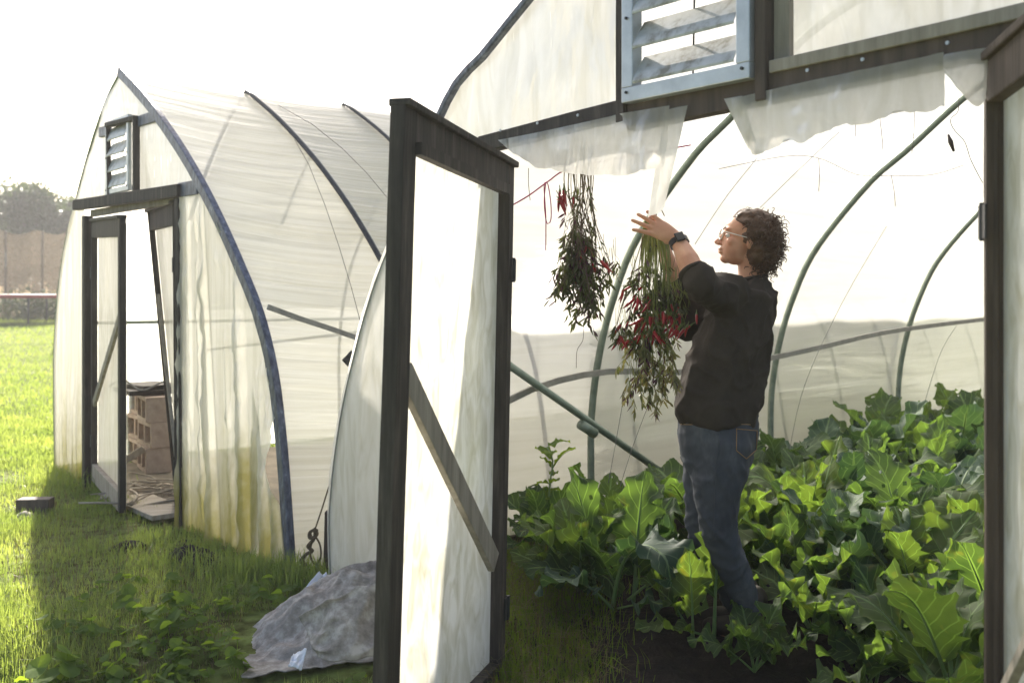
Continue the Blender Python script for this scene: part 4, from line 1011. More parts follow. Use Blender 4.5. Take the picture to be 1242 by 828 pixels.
hero(g, [
    dict(L=.50, Wd=.085, e0=R_(87), bend=R_(8), az=R_(-70), base=(.0, 0, .02), seed=31, ruf=.03, twist=.1, pet=.35),
    dict(L=.36, Wd=.085, e0=R_(80), bend=R_(15), az=R_(-110), base=(-.08, 0, .03), seed=32, ruf=.035, twist=-.2, pet=.25),
    dict(L=.30, Wd=.11, e0=R_(38), bend=R_(95), az=R_(-60), base=(.04, -.02, .03), seed=33, ruf=.02),
    dict(L=.34, Wd=.08, e0=R_(22), bend=R_(30), az=R_(-155), base=(-.02, -.01, .03), seed=34, ruf=.02),
    dict(L=.30, Wd=.08, e0=R_(55), bend=R_(50), az=R_(150), base=(-.08, .02, .03), seed=35, ruf=.03)],
    'young kale plant with one tall bright leaf in front of the jeans')
for k, (x_, y_, n_, sc_, lb_) in enumerate([(968, 742, 7, .46, 'kale plant right beside the calves of the woman'), (1035, 762, 7, .44, 'kale plant on the path edge between the woman and the right jamb'), (1180, 800, 7, .46, 'kale plant touching the lower right jamb'),
                                 (1085, 800, 6, .40, 'kale plant spreading over the bare soil at lower right'), (918, 728, 6, .42, 'kale plant just behind the legs of the woman'), (805, 735, 6, .38, 'kale plant just left of the knees of the woman'),
                                 (985, 778, 6, .40, 'low kale plant on the path to the right of the boots'), (915, 806, 6, .30, 'low young kale plant in front of the boots'), (1020, 728, 6, .46, 'kale plant behind the path edge plant right of the woman'), (1150, 836, 6, .44, 'large kale plant low at the right jamb foot'), (1060, 822, 6, .36, 'spreading kale plant at the lower frame edge')]):
    q_ = G(x_, y_); q_.z = .02+gzf(q_.y)
    hero(q_, [dict(L=sc_*random.uniform(.85, 1.1), Wd=sc_*.23, e0=R_(35+8*i), bend=R_(65-6*i), az=i*2.4+k, base=(0, 0, .04), seed=200+k*9+i, ruf=.03, twist=.4*sin(i+k), la=random.uniform(.04, .12)) for i in range(n_)], lb_, 'kale_blue' if k in (1, 5) else 'kale')
g = G(1128, 838); g.z = .03
hero(g, [dict(L=.40, Wd=.12, e0=R_(30+12*i), bend=R_(60-4*i), az=i*2.4, base=(0, 0, .04), seed=50+i, ruf=.03, twist=.3*sin(i)) for i in range(6)], 'low kale plant nearest the right jamb at the lower frame edge')
g = G(668, 800); g.z = .03
# tall bolting stem on the left
g = Vector(P(668, 0, 5.0)); g.z = .03
e = empty('tall_weed', g, 'thin tall weed with a leafy tip rising beside the open leaf edge', 'weed')
bm = bmesh.new(); h_ = CAMH-(542-360)/FPX*5.0
st = catmull([g, g+Vector((-.01, 0, .3)), g+Vector((.01, 0, .5)), Vector((g.x-.02, g.y, h_))], 16); tube(bm, st, [.008*(1-.6*i/15) for i in range(16)], 6)
from_bm('stem', bm, M['stalk'], e, smooth=True)
sp = []
for k in range(17):
    f = k/16; i = int(4+f*11); p = st[min(15, i)]-g
    sp.append(dict(L=.07+.07*(f > .75)+.03*random.random(), Wd=.028+.012*(f > .75), e0=R_(random.uniform(0, 60)), bend=R_(60), az=k*2.4, base=tuple(p), seed=70+k, ruf=.006, pet=.15, nv=10, nu=3))
a, b = kale_parts(sp)
a.materials.clear(); a.materials.append(M['weed'])
for nm, me in (('leaves', a), ('leaf_stalks', b)):
    o = bpy.data.objects.new(nm, me); COL.objects.link(o); o.parent = e

# ------------------------------------------------------------------ pepper bunches
M['dry_stem'] = simple('dry_stem', [(.3, (.09, .035, .055)), (.6, (.13, .10, .04)), (.8, (.22, .24, .08))], .6, (7, 7, 2), bump=.2)
M['green_stem'] = simple('green_stem', [(.3, (.10, .11, .03)), (.6, (.21, .24, .06)), (.8, (.32, .33, .12))], .6, (9, 9, 2), bump=.2)
M['dry_leaf'] = leaf_mat('dry_pepper_leaf', (.035, .04, .022), (.10, .12, .045), transl=.3, veins=False, tcol=(1.6, 1.5, .6), scale=12)
M['dry_leaf2'] = leaf_mat('withered_pepper_leaf', (.13, .11, .055), (.22, .22, .10), transl=.3, veins=False, tcol=(1.4, 1.3, .7), scale=12)
M['purple_leaf'] = leaf_mat('purple_pepper_leaf', (.035, .012, .022), (.09, .03, .05), transl=.2, veins=False, tcol=(1.3, .8, 1.0), scale=12)
M['chili'] = simple('red_pepper', [(.3, (.20, .008, .014)), (.7, (.38, .018, .022))], .3, (14, 14, 14), bump=.1)
M['calyx'] = simple('pepper_calyx', [(.3, (.06, .09, .02)), (.7, (.12, .15, .04))], .6, bump=0)
def leafy(vs, fs, p, L, wd, dr, rnd):
    d = Vector(dr).normalized(); s = d.cross(Vector((rnd.gauss(0, 1), rnd.gauss(0, 1), rnd.gauss(0, 1)))).normalized(); n = d.cross(s)
    o = len(vs); cur = rnd.uniform(-.3, .3); fold = rnd.uniform(.1, .5)
    for f, w_ in ((0, .12), (.3, .9), (.6, 1), (.85, .5), (1, .02)):
        c = p+d*L*f+n*cur*L*f*f
        vs += [tuple(c-s*wd*w_/2+n*fold*wd*w_/2), tuple(c), tuple(c+s*wd*w_/2+n*fold*wd*w_/2)]
    for i in range(4):
        a = o+i*3; fs += [(a, a+1, a+4, a+3), (a+1, a+2, a+5, a+4)]
def chili(parent, p, L, d, rnd):
    d = Vector(d).normalized(); s = d.orthogonal().normalized(); c = rnd.uniform(-.25, .25); pts = []; rr = []
    for i in range(9):
        f = i/8; pts.append(p+d*L*f+s*c*L*f*f); rr.append(.0065*(L/.06)*(math.sin(pi*min(1, .22+f*.78))**.7)*(1-.25*f)+.0004)
    bm = bmesh.new(); tube(bm, pts, rr, 8); o = from_bm('pepper', bm, M['chili'], parent, smooth=True)
    bm = bmesh.new(); tube(bm, [p-d*.022+s*.002, p-d*.01, p+d*.004], [.0016, .002, .0058], 6)
    q = bpy.data.objects.new('tmp', bpy.data.meshes.new('calyx')); bm.to_mesh(q.data); bm.free(); q.data.materials.append(M['calyx']); me = q.data; bpy.data.objects.remove(q)
    k = bpy.data.objects.new('calyx', me); COL.objects.link(k); k.parent = o; me.transform(Matrix.Translation(-origin_of(o)))
def bunch(Y, top, stems, seed, mats, label, clusters, red, lw=.0026):
    rnd = random.Random(seed); e = empty('pepper_bunch', P(*top, Y), label, 'pepper bunch', 'bunches of chili plants hung up to dry')
    bm = bmesh.new()
    vs = []; fs = []; vs2 = []; fs2 = []; vs3 = []; fs3 = []
    for (pts, w_) in stems:
        q = catmull([P(x, y, Y+dy) for x, y, dy in pts], 22); tube(bm, q, [lw*w_*(1-.45*i/21) for i in range(22)], 5)
        for i in range(7, 22):
            if rnd.random() < .55:
                d = Vector((rnd.gauss(0, .6), rnd.gauss(0, .6), -1)); leafy(vs, fs, q[i], rnd.uniform(.015, .035), .006, d, rnd)
    # twigs and leaves in clusters
    for (x, y, rx, ry, n, which) in clusters:
        for k in range(int(n/7)):
            a = max(-1, min(1, rnd.gauss(0, .45))); b = max(-1, min(1, rnd.gauss(-.15, .5))); p = P(x+a*rx, y+b*ry-8, Y+rnd.gauss(0, .035))
            d = Vector((a*.35+rnd.gauss(0, .22), rnd.gauss(0, .22), -1.0)).normalized(); L = rnd.uniform(.05, .11); q = [p+d*L*f+Vector((.012*sin(3*f+k), 0, 0)) for f in (0, .25, .5, .75, 1)]
            tube(bm, [p+Vector(((790-x)*.00003+rnd.gauss(0, .006), 0, .07))]+q, .0010, 4)
            for m_ in range(rnd.randint(6, 10)):
                f = rnd.uniform(.1, 1); c_ = q[0].lerp(q[-1], f); dd = (d+Vector((rnd.gauss(0, .55), rnd.gauss(0, .55), rnd.gauss(-.1, .2)))).normalized(); l_ = rnd.uniform(.022, .05)
                if rnd.random() < .22: leafy(vs3, fs3, c_, l_, rnd.uniform(.005, .01), dd, rnd); continue
                (leafy(vs, fs, c_, l_, rnd.uniform(.006, .012), dd, rnd) if which == 0 or rnd.random() < .25 else leafy(vs2, fs2, c_, l_, rnd.uniform(.006, .012), dd, rnd))
    from_bm('stems', bm, M[mats[0]], e, smooth=True)
    for nm, V_, F_, mt in (('leaves', vs, fs, 'dry_leaf'), ('withered_leaves', vs2, fs2, 'dry_leaf2'), ('purple_leaves', vs3, fs3, 'purple_leaf')):
        if V_:
            me = bpy.data.meshes.new(nm); me.from_pydata(V_, [], F_); link(nm, me, M[mt], e)
    for (x, y, n, sx, sy) in red:
        for k in range(n):
            p = P(x+rnd.gauss(0, sx), y+rnd.gauss(0, sy), Y-.02+rnd.gauss(0, .03)); chili(e, p, rnd.uniform(.04, .068), (rnd.gauss(-.2, .5), rnd.gauss(0, .4), -1), rnd)
    return e
stems = []
rnd = random.Random(2)
for k in range(17):
    x0 = 688+k*1.9; xe = 684+rnd.uniform(0, 52); stems.append(([(x0+4*sin(k), 178, rnd.gauss(0, .01)), (x0+rnd.uniform(-3, 3), 230, rnd.gauss(0, .02)), ((x0+xe)/2+rnd.uniform(-4, 4), 280, rnd.gauss(0, .03)), (xe, 330+rnd.uniform(-15, 30), rnd.gauss(0, .04))], rnd.uniform(.6, 1.1)))
stems.append(([(708, 190, 0), (717, 240, 0), (728, 292, 0), (746, 330, 0)], .9)); stems.append(([(710, 195, 0), (720, 262, 0), (735, 302, 0), (740, 325, 0)], .8)); stems.append(([(704, 195, 0), (716, 250, .02), (722, 300, 0), (712, 340, 0)], .8))
e_ = bunch(3.90, (705, 180), stems, 5, ('dry_stem',), 'left pepper bunch on purple stems, dark leaves and few red chilies, hanging below the flap',
      [(702, 325, 20, 38, 560, 0), (700, 295, 12, 30, 200, 0), (712, 366, 13, 24, 230, 0), (688, 338, 9, 18, 120, 0), (722, 335, 18, 18, 90, 0), (743, 325, 9, 15, 36, 0), (703, 240, 7, 16, 22, 0), (738, 318, 7, 9, 12, 0), (700, 285, 8, 9, 16, 0)],
      [(683, 236, 9, 5, 5), (734, 318, 1, 1, 1), (709, 305, 5, 4, 9), (724, 322, 4, 6, 7), (697, 330, 3, 6, 14)])
stems = []
for k in range(24):
    x0 = 778+k*1.45; xe = 762+rnd.uniform(0, 58); stems.append(([(790+(x0-795)*.5, 268, rnd.gauss(0, .01)), (x0, 300, rnd.gauss(0, .02)), (x0+rnd.uniform(-4, 4), 350, rnd.gauss(0, .03)), (xe, 400+rnd.uniform(-10, 50), rnd.gauss(0, .04))], rnd.uniform(.9, 1.6)))
purple = [([(782, 282, 0), (770, 320, 0), (756, 365, 0), (748, 395, 0)], .8), ([(780, 280, 0), (774, 330, 0), (765, 372, 0), (758, 410, 0)], .8), ([(808, 285, 0), (811, 330, .03), (812, 380, .05), (806, 430, .03)], 1.1), ([(806, 262, 0), (800, 252, 0), (796, 262, 0), (796, 290, 0)], .8)]
e2_ = bunch(3.80, (792, 266), stems, 9, ('green_stem',), 'right pepper bunch of green stems with red chilies, tied up by the woman',
      [(790, 370, 24, 30, 380, 0), (818, 365, 12, 24, 130, 0), (785, 425, 32, 26, 260, 1), (790, 455, 26, 18, 150, 1), (768, 470, 7, 14, 46, 1), (795, 475, 10, 12, 60, 1), (755, 405, 10, 12, 70, 0), (812, 455, 9, 20, 60, 1), (770, 345, 8, 20, 50, 0), (783, 320, 14, 26, 60, 0)],
      [(800, 385, 38, 15, 9), (775, 360, 16, 9, 13), (826, 397, 7, 8, 3), (757, 405, 5, 5, 6), (790, 400, 4, 8, 5)])
bm = bmesh.new()
for pts, w_ in purple:
    tube(bm, catmull([P(x, y, 3.79+dy) for x, y, dy in pts], 20), .0024*w_, 5)
from_bm('purple_stems', bm, M['dry_stem'], e2_, smooth=True)

# ------------------------------------------------------------------ person
M['skin'] = None
def skin_mat():
    m, t, out = newmat('skin'); L = t.links; b = N(t, 'ShaderNodeBsdfPrincipled'); b.inputs['Roughness'].default_value = .5
    c = N(t, 'ShaderNodeTexCoord'); n = N(t, 'ShaderNodeTexNoise', i_Scale=18.0, i_Detail=6.0); L.new(c.outputs['Object'], n.inputs['Vector'])
    r = ramp(t, [(.3, (.50, .24, .155)), (.7, (.62, .34, .23))]); L.new(n.outputs[0], r.inputs[0]); L.new(r.outputs[0], b.inputs['Base Color'])
    b.inputs['Subsurface Weight'].default_value = .25; b.inputs['Subsurface Radius'].default_value = (.6, .25, .12); b.inputs['Subsurface Scale'].default_value = .02
    L.new(b.outputs[0], out.inputs[0]); return m
M['skin'] = skin_mat()
M['sweater'] = simple('sweater', [(.3, (.034, .028, .024)), (.7, (.055, .046, .039))], .95, (6, 6, 6), bump=.5, bumpscale=(260, 260, 90), spec=.15, bdist=.002)
M['jeans'] = simple('denim', [(.3, (.032, .037, .050)), (.52, (.058, .065, .082)), (.75, (.14, .15, .17))], .85, (5, 5, 2.2), bump=.35, bumpscale=(300, 300, 300), spec=.2, bdist=.0015)
M['thread'] = simple('seam_thread', [(.3, (.22, .13, .06)), (.7, (.3, .19, .09))], .8, bump=0)
M['hair'] = simple('brown_hair', [(.3, (.055, .030, .018)), (.7, (.14, .078, .048))], .5, (40, 40, 40), bump=.3)
M['watch'] = simple('watch_black', [(.3, (.012, .012, .014)), (.7, (.025, .025, .028))], .3, bump=0)
M['glass_frame'] = simple('clear_frame', [(.3, (.70, .66, .62)), (.7, (.85, .82, .78))], .2, bump=0)
M['boot'] = simple('boot', [(.3, (.02, .014, .012)), (.7, (.05, .036, .03))], .6, (12, 12, 12), bump=.4)
M['eye'] = simple('eye', [(.3, (.6, .58, .55)), (.7, (.7, .68, .65))], .2, bump=0)
def loft(bm, secs, n=20):
    """secs: (centre, axis_u*ru, axis_v*rv); closed ends"""
    rings = []
    for c, u, v in secs:
        rings.append([bm.verts.new(Vector(c)+u*cos(2*pi*k/n)+v*sin(2*pi*k/n)) for k in range(n)])
    for a, b in zip(rings[:-1], rings[1:]):
        for k in range(n): bm.faces.new((a[k], a[(k+1) % n], b[(k+1) % n], b[k]))
    bm.faces.new(rings[0][::-1]); bm.faces.new(rings[-1])
def limb(bm, pts, rr, n=14, sub=7):
    """rounded tapered limb"""
    q = catmull(pts, (len(pts)-1)*sub+1); R = []
    for i in range(len(q)):
        f = i/(len(q)-1)*(len(rr)-1); k = min(int(f), len(rr)-2); R.append(rr[k]+(rr[k+1]-rr[k])*(f-k))
    d0 = (q[0]-q[1]).normalized(); d1 = (q[-1]-q[-2]).normalized()
    pre = [(q[0]+d0*R[0]*.85, R[0]*.45), (q[0]+d0*R[0]*.5, R[0]*.82)]; post = [(q[-1]+d1*R[-1]*.5, R[-1]*.82), (q[-1]+d1*R[-1]*.85, R[-1]*.45)]
    tube(bm, [p for p, r in pre]+q+[p for p, r in post], [r for p, r in pre]+R+[r for p, r in post], n)
def ball(bm, c, r, ax=None, n=3):
    """ellipsoid; r = (rx,ry,rz) along axes ax (3 vectors)"""
    r = r if isinstance(r, (tuple, list)) else (r, r, r)
    bmx = bmesh.ops.create_icosphere(bm, subdivisions=n, radius=1)['verts']
    for v in bmx:
        q = v.co; p = Vector((q.x*r[0], q.y*r[1], q.z*r[2]))
        v.co = Vector(c)+(ax[0]*p.x+ax[1]*p.y+ax[2]*p.z if ax else p)
def fuse(name, bm, voxel, smooth, mat, parent, fold=None, loc=None):
    bmesh.ops.recalc_face_normals(bm, faces=bm.faces)
    me = bpy.data.meshes.new(name+'_raw'); bm.to_mesh(me); bm.free(); o = bpy.data.objects.new('raw', me); COL.objects.link(o)
    m = o.modifiers.new('r', 'REMESH'); m.mode = 'VOXEL'; m.voxel_size = voxel; m.adaptivity = 0
    m = o.modifiers.new('s', 'SMOOTH'); m.factor = .5; m.iterations = smooth
    dg = bpy.context.evaluated_depsgraph_get(); me2 = bpy.data.meshes.new_from_object(o.evaluated_get(dg)); bpy.data.objects.remove(o); bpy.data.meshes.remove(me)
    me2.name = name
    if fold:
        n = len(me2.vertices); co_ = np.empty(n*3); me2.vertices.foreach_get('co', co_); co_ = co_.reshape(-1, 3); no = np.empty(n*3); me2.vertices.foreach_get('normal', no); no = no.reshape(-1, 3)
        dsp = np.array([fold(Vector(c)) for c in co_]); co_ += no*dsp[:, None]; me2.vertices.foreach_set('co', co_.reshape(-1)); me2.update()
    return link(name, me2, mat, parent, smooth=True, loc=loc)
PY = 3.93
person = empty('person', (0.86, PY, .03), 'person with curly dark hair in dark sweater and jeans reaching up to a pepper bunch', 'person')
fw = Vector((-.866, .5, 0)); lt = Vector((-.5, -.866, 0)); up = Vector((0, 0, 1))       # body facing, her left (towards the viewer)
hf = Vector((-.975, .10, .20)).normalized(); hl = Vector((-.10, -.99, .0)).normalized(); hu = hf.cross(hl)*-1
hu = hl.cross(hf)*-1 if hl.cross(hf).z < 0 else hl.cross(hf)
hu.normalize(); hl = hu.cross(hf).normalized()
HC = P(906, 291, PY)
AXH = (hf, hl, hu)
def H(f, l, u): return HC+hf*f+hl*l+hu*u
shL = P(874, 352, 3.77); shR = P(912, 352, 4.09)
elL = P(848, 344, 3.56); wrL = P(821, 289, 3.68)
elR = P(836, 392, 4.07); wrR = P(806, 303, 3.93)
hipc = P(871, 512, PY)
bm = bmesh.new()
# head
ball(bm, H(-.012, 0, .025), (.092, .073, .092), AXH); ball(bm, H(.035, 0, -.035), (.060, .058, .072), AXH)
ball(bm, H(.030, 0, .03), (.066, .064, .062), AXH)
ball(bm, H(.066, 0, -.088), (.024, .026, .020), AXH, 2); ball(bm, H(.03, 0, -.075), (.05, .050, .028), AXH)
limb(bm, [H(.090, 0, .012), H(.101, 0, -.012), H(.113, 0, -.030)], [.009, .009, .0115], 10)
ball(bm, H(.104, .010, -.034), (.011, .008, .008), AXH, 2); ball(bm, H(.104, -.010, -.034), (.011, .008, .008), AXH, 2)
ball(bm, H(.093, 0, -.055), (.011, .022, .0065), AXH, 2); ball(bm, H(.090, 0, -.067), (.011, .019, .0075), AXH, 2)
ball(bm, H(.082, .028, .026), (.014, .024, .008), AXH, 2); ball(bm, H(.082, -.028, .026), (.014, .024, .008), AXH, 2)
for s_ in (-1, 1): ball(bm, H(-.008, .072*s_, -.012), (.017, .009, .030), AXH, 2); ball(bm, H(.055, .036*s_, -.022), (.028, .022, .024), AXH, 2)
# neck, trunk
nk = P(912, 347, PY+.0)
limb(bm, [H(-.025, 0, -.05), nk, P(912, 362, PY)], [.052, .052, .06], 16)
chest = P(893, 395, PY); waist = P(873, 465, PY)
loft(bm, [(nk+Vector((0, 0, -.02)), fw*.05, lt*.06), (P(900, 362, PY), fw*.085, lt*.15), (chest, fw*.11, lt*.165), (waist, fw*.10, lt*.14), (hipc, fw*.12, lt*.165), (P(872, 545, PY), fw*.09, lt*.12)])
# arms
limb(bm, [shL, elL], [.052, .042]); limb(bm, [elL, elL.lerp(wrL, .35), wrL], [.042, .042, .026])
limb(bm, [shR, elR], [.052, .042]); limb(bm, [elR, elR.lerp(wrR, .35), wrR], [.042, .042, .026])
# legs
def legpts(x0, y0, Y0, xk, yk, Yk, xa, ya, Ya): return P(x0, y0, Y0), P(xk, yk, Yk), P(xa, ya, Ya)
hL, kL, aL = legpts(876, 532, 3.84, 870, 640, 3.80, 912, 752, 3.88)
hR, kR, aR = legpts(862, 532, 4.02, 853, 645, 3.98, 902, 748, 4.00)
for h_, k_, a_ in ((hL, kL, aL), (hR, kR, aR)):
    limb(bm, [h_, k_], [.085, .058]); limb(bm, [k_, k_.lerp(a_, .35), a_], [.056, .056, .036])
    limb(bm, [a_+Vector((.02, 0, -.03)), a_+fw*.08+Vector((0, 0, -.05)), a_+fw*.15+Vector((0, 0, -.065))], [.036, .032, .022])
# hands: palm plus five separate fingers each
def hand(bm, wr, pd, nrm, thumb_side, L=.175, spread=1.0, curl=(.1, .12, .1, .15), thumbdir=None):
    pd = pd.normalized(); sd_ = nrm.cross(pd).normalized(); nrm = pd.cross(sd_).normalized()
    pl = L*.52
    loft(bm, [(wr+pd*-.01, sd_*.024, nrm*.019), (wr+pd*.015, sd_*.029, nrm*.018), (wr+pd*pl*.55, sd_*.038, nrm*.0155), (wr+pd*pl*.92, sd_*.039, nrm*.012), (wr+pd*pl*1.02, sd_*.035, nrm*.008)], 16)
    for i in range(4):
        o = (1.5-i)/1.5*.029*thumb_side; ln = L*(.42, .48, .45, .36)[i]; a = (1.5-i)*.10*spread*thumb_side
        d = (pd*cos(a)+sd_*sin(a)).normalized(); b = wr+pd*pl*(.93, .99, .96, .88)[i]+sd_*o; c = curl[i]
        d2 = (d-nrm*c).normalized(); d3 = (d-nrm*c*2.4).normalized()
        k1 = b+d*ln*.45; k2 = k1+d2*ln*.3; k3 = k2+d3*ln*.22
        limb(bm, [b-d*.02, k1, k2, k3], [.0098, .0092, .0084, .0070], 10, 4)
    b = wr+pd*.028+sd_*.026*thumb_side-nrm*.004; td = thumbdir or (pd*.75+sd_*.6*thumb_side-nrm*.35); td.normalize()
    limb(bm, [b, b+td*.034, b+td*.034+(td+pd*.3).normalized()*.032, b+td*.034+(td+pd*.5).normalized()*.055], [.0135, .0112, .0095, .0072], 10, 4)
# near hand: four fingers fanned to the left, back of the hand to the viewer
hd = (P(776, 266, 3.69)-wrL)
hand(bm, wrL, hd, Vector((.1, -1, .25)).normalized(), 1, L=.18, spread=1.6, curl=(.10, .02, .05, .12), thumbdir=Vector((-.45, .45, .75)))
# far hand holds the stems from behind
hd2 = (P(795, 262, 3.88)-wrR)
hand(bm, wrR, hd2, Vector((.6, .75, .1)).normalized(), -1, L=.165, spread=.5, curl=(.6, .6, .65, .7), thumbdir=Vector((.1, -.55, .8)))
body = fuse('body', bm, .0036, 2, M['skin'], person)
# sweater
def fold_sw(c):
    a = noise.noise(Vector((c.x*5+c.z*3.5, c.y*5, c.z*4.0-c.x*5))); b = noise.noise(Vector((c.x*9-c.z*7, c.y*8, c.z*8+c.x*9+3))); d = noise.noise(Vector((c.x*17+c.z*9, c.y*15, c.z*13-c.x*14)))
    v = .014*max(0, 1-3.2*abs(a))**1.4+.010*max(0, 1-3.4*abs(b))**1.4+.003*max(0, 1-3*abs(d))**1.3-.004+.003*noise.noise(c*6)
    return v
bm = bmesh.new()
hem = P(870, 508, PY)
secs = [(P(912, 337, PY+.0), fw*.058, lt*.062), (P(912, 342, PY+.0), fw*.066, lt*.074), (P(909, 349, PY), fw*.080, lt*.105), (P(903, 360, PY), fw*.115, lt*.175), (P(897, 385, PY), fw*.132, lt*.188), (P(890, 410, PY), fw*.138, lt*.192), (P(882, 440, PY), fw*.145, lt*.192),
        (P(874, 470, PY), fw*.156, lt*.195), (P(870, 492, PY), fw*.165, lt*.200), (P(871, 504, PY), fw*.155, lt*.195), (P(872, 509, PY), fw*.148, lt*.188), (P(872, 511, PY), fw*.142, lt*.182)]
loft(bm, secs, 28)
limb(bm, [shL+Vector((.03, .02, -.02)), shL.lerp(elL, .5)+Vector((0, 0, -.01)), elL+Vector((0, 0, -.0))], [.082, .064, .054], 18)
limb(bm, [elL+Vector((0, 0, -.0)), elL.lerp(wrL, .06), elL.lerp(wrL, .12)], [.055, .055, .052], 18)
limb(bm, [shR+Vector((.0, -.02, -.03)), shR.lerp(elR, .5), elR], [.090, .078, .066], 18)
limb(bm, [elR, elR.lerp(wrR, .3), elR.lerp(wrR, .5)], [.066, .06, .055], 18)
sw_ = fuse('sweater', bm, .008, 3, M['sweater'], person, fold_sw)
# collar, cuff ribs
def ring(name, c, u, v, r, mat, parent, n=40):
    bm = bmesh.new(); pts = [c+u*cos(2*pi*k/n)+v*sin(2*pi*k/n) for k in range(n+1)]; tube(bm, pts, r, 8); return from_bm(name, bm, mat, parent, smooth=True)
ring('collar', P(912, 338, PY), fw*.058+Vector((0, 0, -.010)), lt*.063, .007, M['sweater'], sw_)
ax_ = (wrL-elL).normalized(); cu = ax_.orthogonal().normalized(); cv = ax_.cross(cu)
ring('cuff', elL.lerp(wrL, .24), cu*.049, cv*.049, .009, M['sweater'], sw_)
# jeans
def fold_j(c): return ((.009*max(0, 1-3*abs(noise.noise(Vector((c.x*7, c.y*7, c.z*10+c.x*9)))))**1.4+.005*max(0, 1-3*abs(noise.noise(Vector((c.x*14, c.y*13, c.z*19-c.x*12)))))**1.3)*(1 if c.z < .72 or c.z > .88 else .45)-.003)+.003*noise.noise(c*25)
bm = bmesh.new()
loft(bm, [(P(871, 500, PY), fw*.150, lt*.175), (P(871, 516, PY), fw*.155, lt*.185), (P(871, 532, PY), fw*.155, lt*.19), (P(870, 556, PY), fw*.135, lt*.175), (P(869, 572, PY), fw*.10, lt*.15)], 24)
limb(bm, [hL+Vector((.0, 0, -.02)), hL.lerp(kL, .5)+Vector((-.005, 0, 0)), kL], [.116, .096, .066], 18); limb(bm, [kL, kL.lerp(aL, .35), aL+Vector((0, 0, .02))], [.066, .062, .049], 18)
limb(bm, [hR+Vector((.0, 0, -.02)), hR.lerp(kR, .5), kR], [.108, .092, .065], 18); limb(bm, [kR, kR.lerp(aR, .35), aR+Vector((0, 0, .02))], [.065, .06, .049], 18)
jn = fuse('jeans', bm, .008, 3, M['jeans'], person, fold_j)
# side seam and pocket as raised threads, snapped on the surface
from mathutils.bvhtree import BVHTree
def snap(obj, pts, off=.0015):
    me = obj.data; org = origin_of(obj); bv = BVHTree.FromPolygons([v.co+org for v in me.vertices], [tuple(p.vertices) for p in me.polygons]); out = []
    camp = Vector((0, 0, CAMH))
    for x, y in pts:
        d = (P(x, y, 4)-camp).normalized(); h = bv.ray_cast(camp, d)
        if h[0] is not None: out.append(h[0]+h[1]*off if h[1].dot(d) < 0 else h[0]-h[1]*off)
    return out
for nm, pts in (('side_seam', [(872+.0*k, 516+8*k) for k in range(5)]+[(869-.35*k, 556+9*k) for k in range(12)]), ('back_pocket', [(893, 520), (918, 522), (917, 545), (905, 556), (893, 546), (893, 520)]), ('waist_seam', [(820+6*k, 514+.8*sin(k*.5)) for k in range(17)])):
    if nm == 'back_pocket':
        pp = []
        for a, b in zip(pts[:-1], pts[1:]): pp += [(a[0]+(b[0]-a[0])*k/8, a[1]+(b[1]-a[1])*k/8) for k in range(8)]
        pts = pp+[pts[-1]]
    q = snap(jn, pts)
    if len(q) > 3:
        bm = bmesh.new(); tube(bm, q, .0018, 5); from_bm(nm, bm, M['thread'] if nm != 'side_seam' else M['jeans'], jn, smooth=True)
# boots
for a_ in (aL, aR):
    bm = bmesh.new(); g_ = Vector((a_.x, a_.y, .035))
    limb(bm, [Vector((a_.x+.01, a_.y, .18)), Vector((a_.x+.01, a_.y, .09)), g_+Vector((.01, 0, .03))], [.052, .05, .046], 14)
    limb(bm, [g_+Vector((.03, 0, .02)), g_+fw*.08+Vector((0, 0, .02)), g_+fw*.17+Vector((0, 0, .008))], [.044, .044, .034], 14)
    bt = fuse('boot', bm, .008, 2, M['boot'], person)
# watch
wc = wrL.lerp(elL, .10); ax_ = (elL-wrL).normalized(); cu = (Vector((0, -1, 0))-ax_*Vector((0, -1, 0)).dot(ax_)).normalized(); cv = ax_.cross(cu)
bm = bmesh.new(); n = 36; rows = [[], []]
for k in range(n):
    a = 2*pi*k/n; d = cu*cos(a)*.0305+cv*sin(a)*.0335
    for q_, o_ in ((0, -.011), (1, .011)): rows[q_].append((bm.verts.new(wc+d+ax_*o_), bm.verts.new(wc+d*1.10+ax_*o_)))
for k in range(n):
    a, b = rows[0][k], rows[0][(k+1) % n]; c, d = rows[1][k], rows[1][(k+1) % n]
    bm.faces.new((a[1], b[1], d[1], c[1])); bm.faces.new((a[0], c[0], d[0], b[0])); bm.faces.new((a[0], b[0], b[1], a[1])); bm.faces.new((c[0], c[1], d[1], d[0]))
wt = from_bm('watch_strap', bm, M['watch'], person, smooth=False)
bm = bmesh.new(); fc = (cu*.85-cv*.35*(-1 if cv.z < 0 else 1)*-1).normalized()
fc = (cu+Vector((0, 0, .45))).normalized(); fc = (fc-ax_*fc.dot(ax_)).normalized(); fs_ = ax_.cross(fc)
bmesh.ops.create_cube(bm, size=1, matrix=Matrix.Translation(wc+fc*.037) @ Matrix((ax_, fs_, fc)).transposed().to_4x4() @ Matrix.Diagonal((.038, .034, .010, 1)))
finish_bevel(from_bm('watch_case', bm, M['watch'], wt), .004, 3)
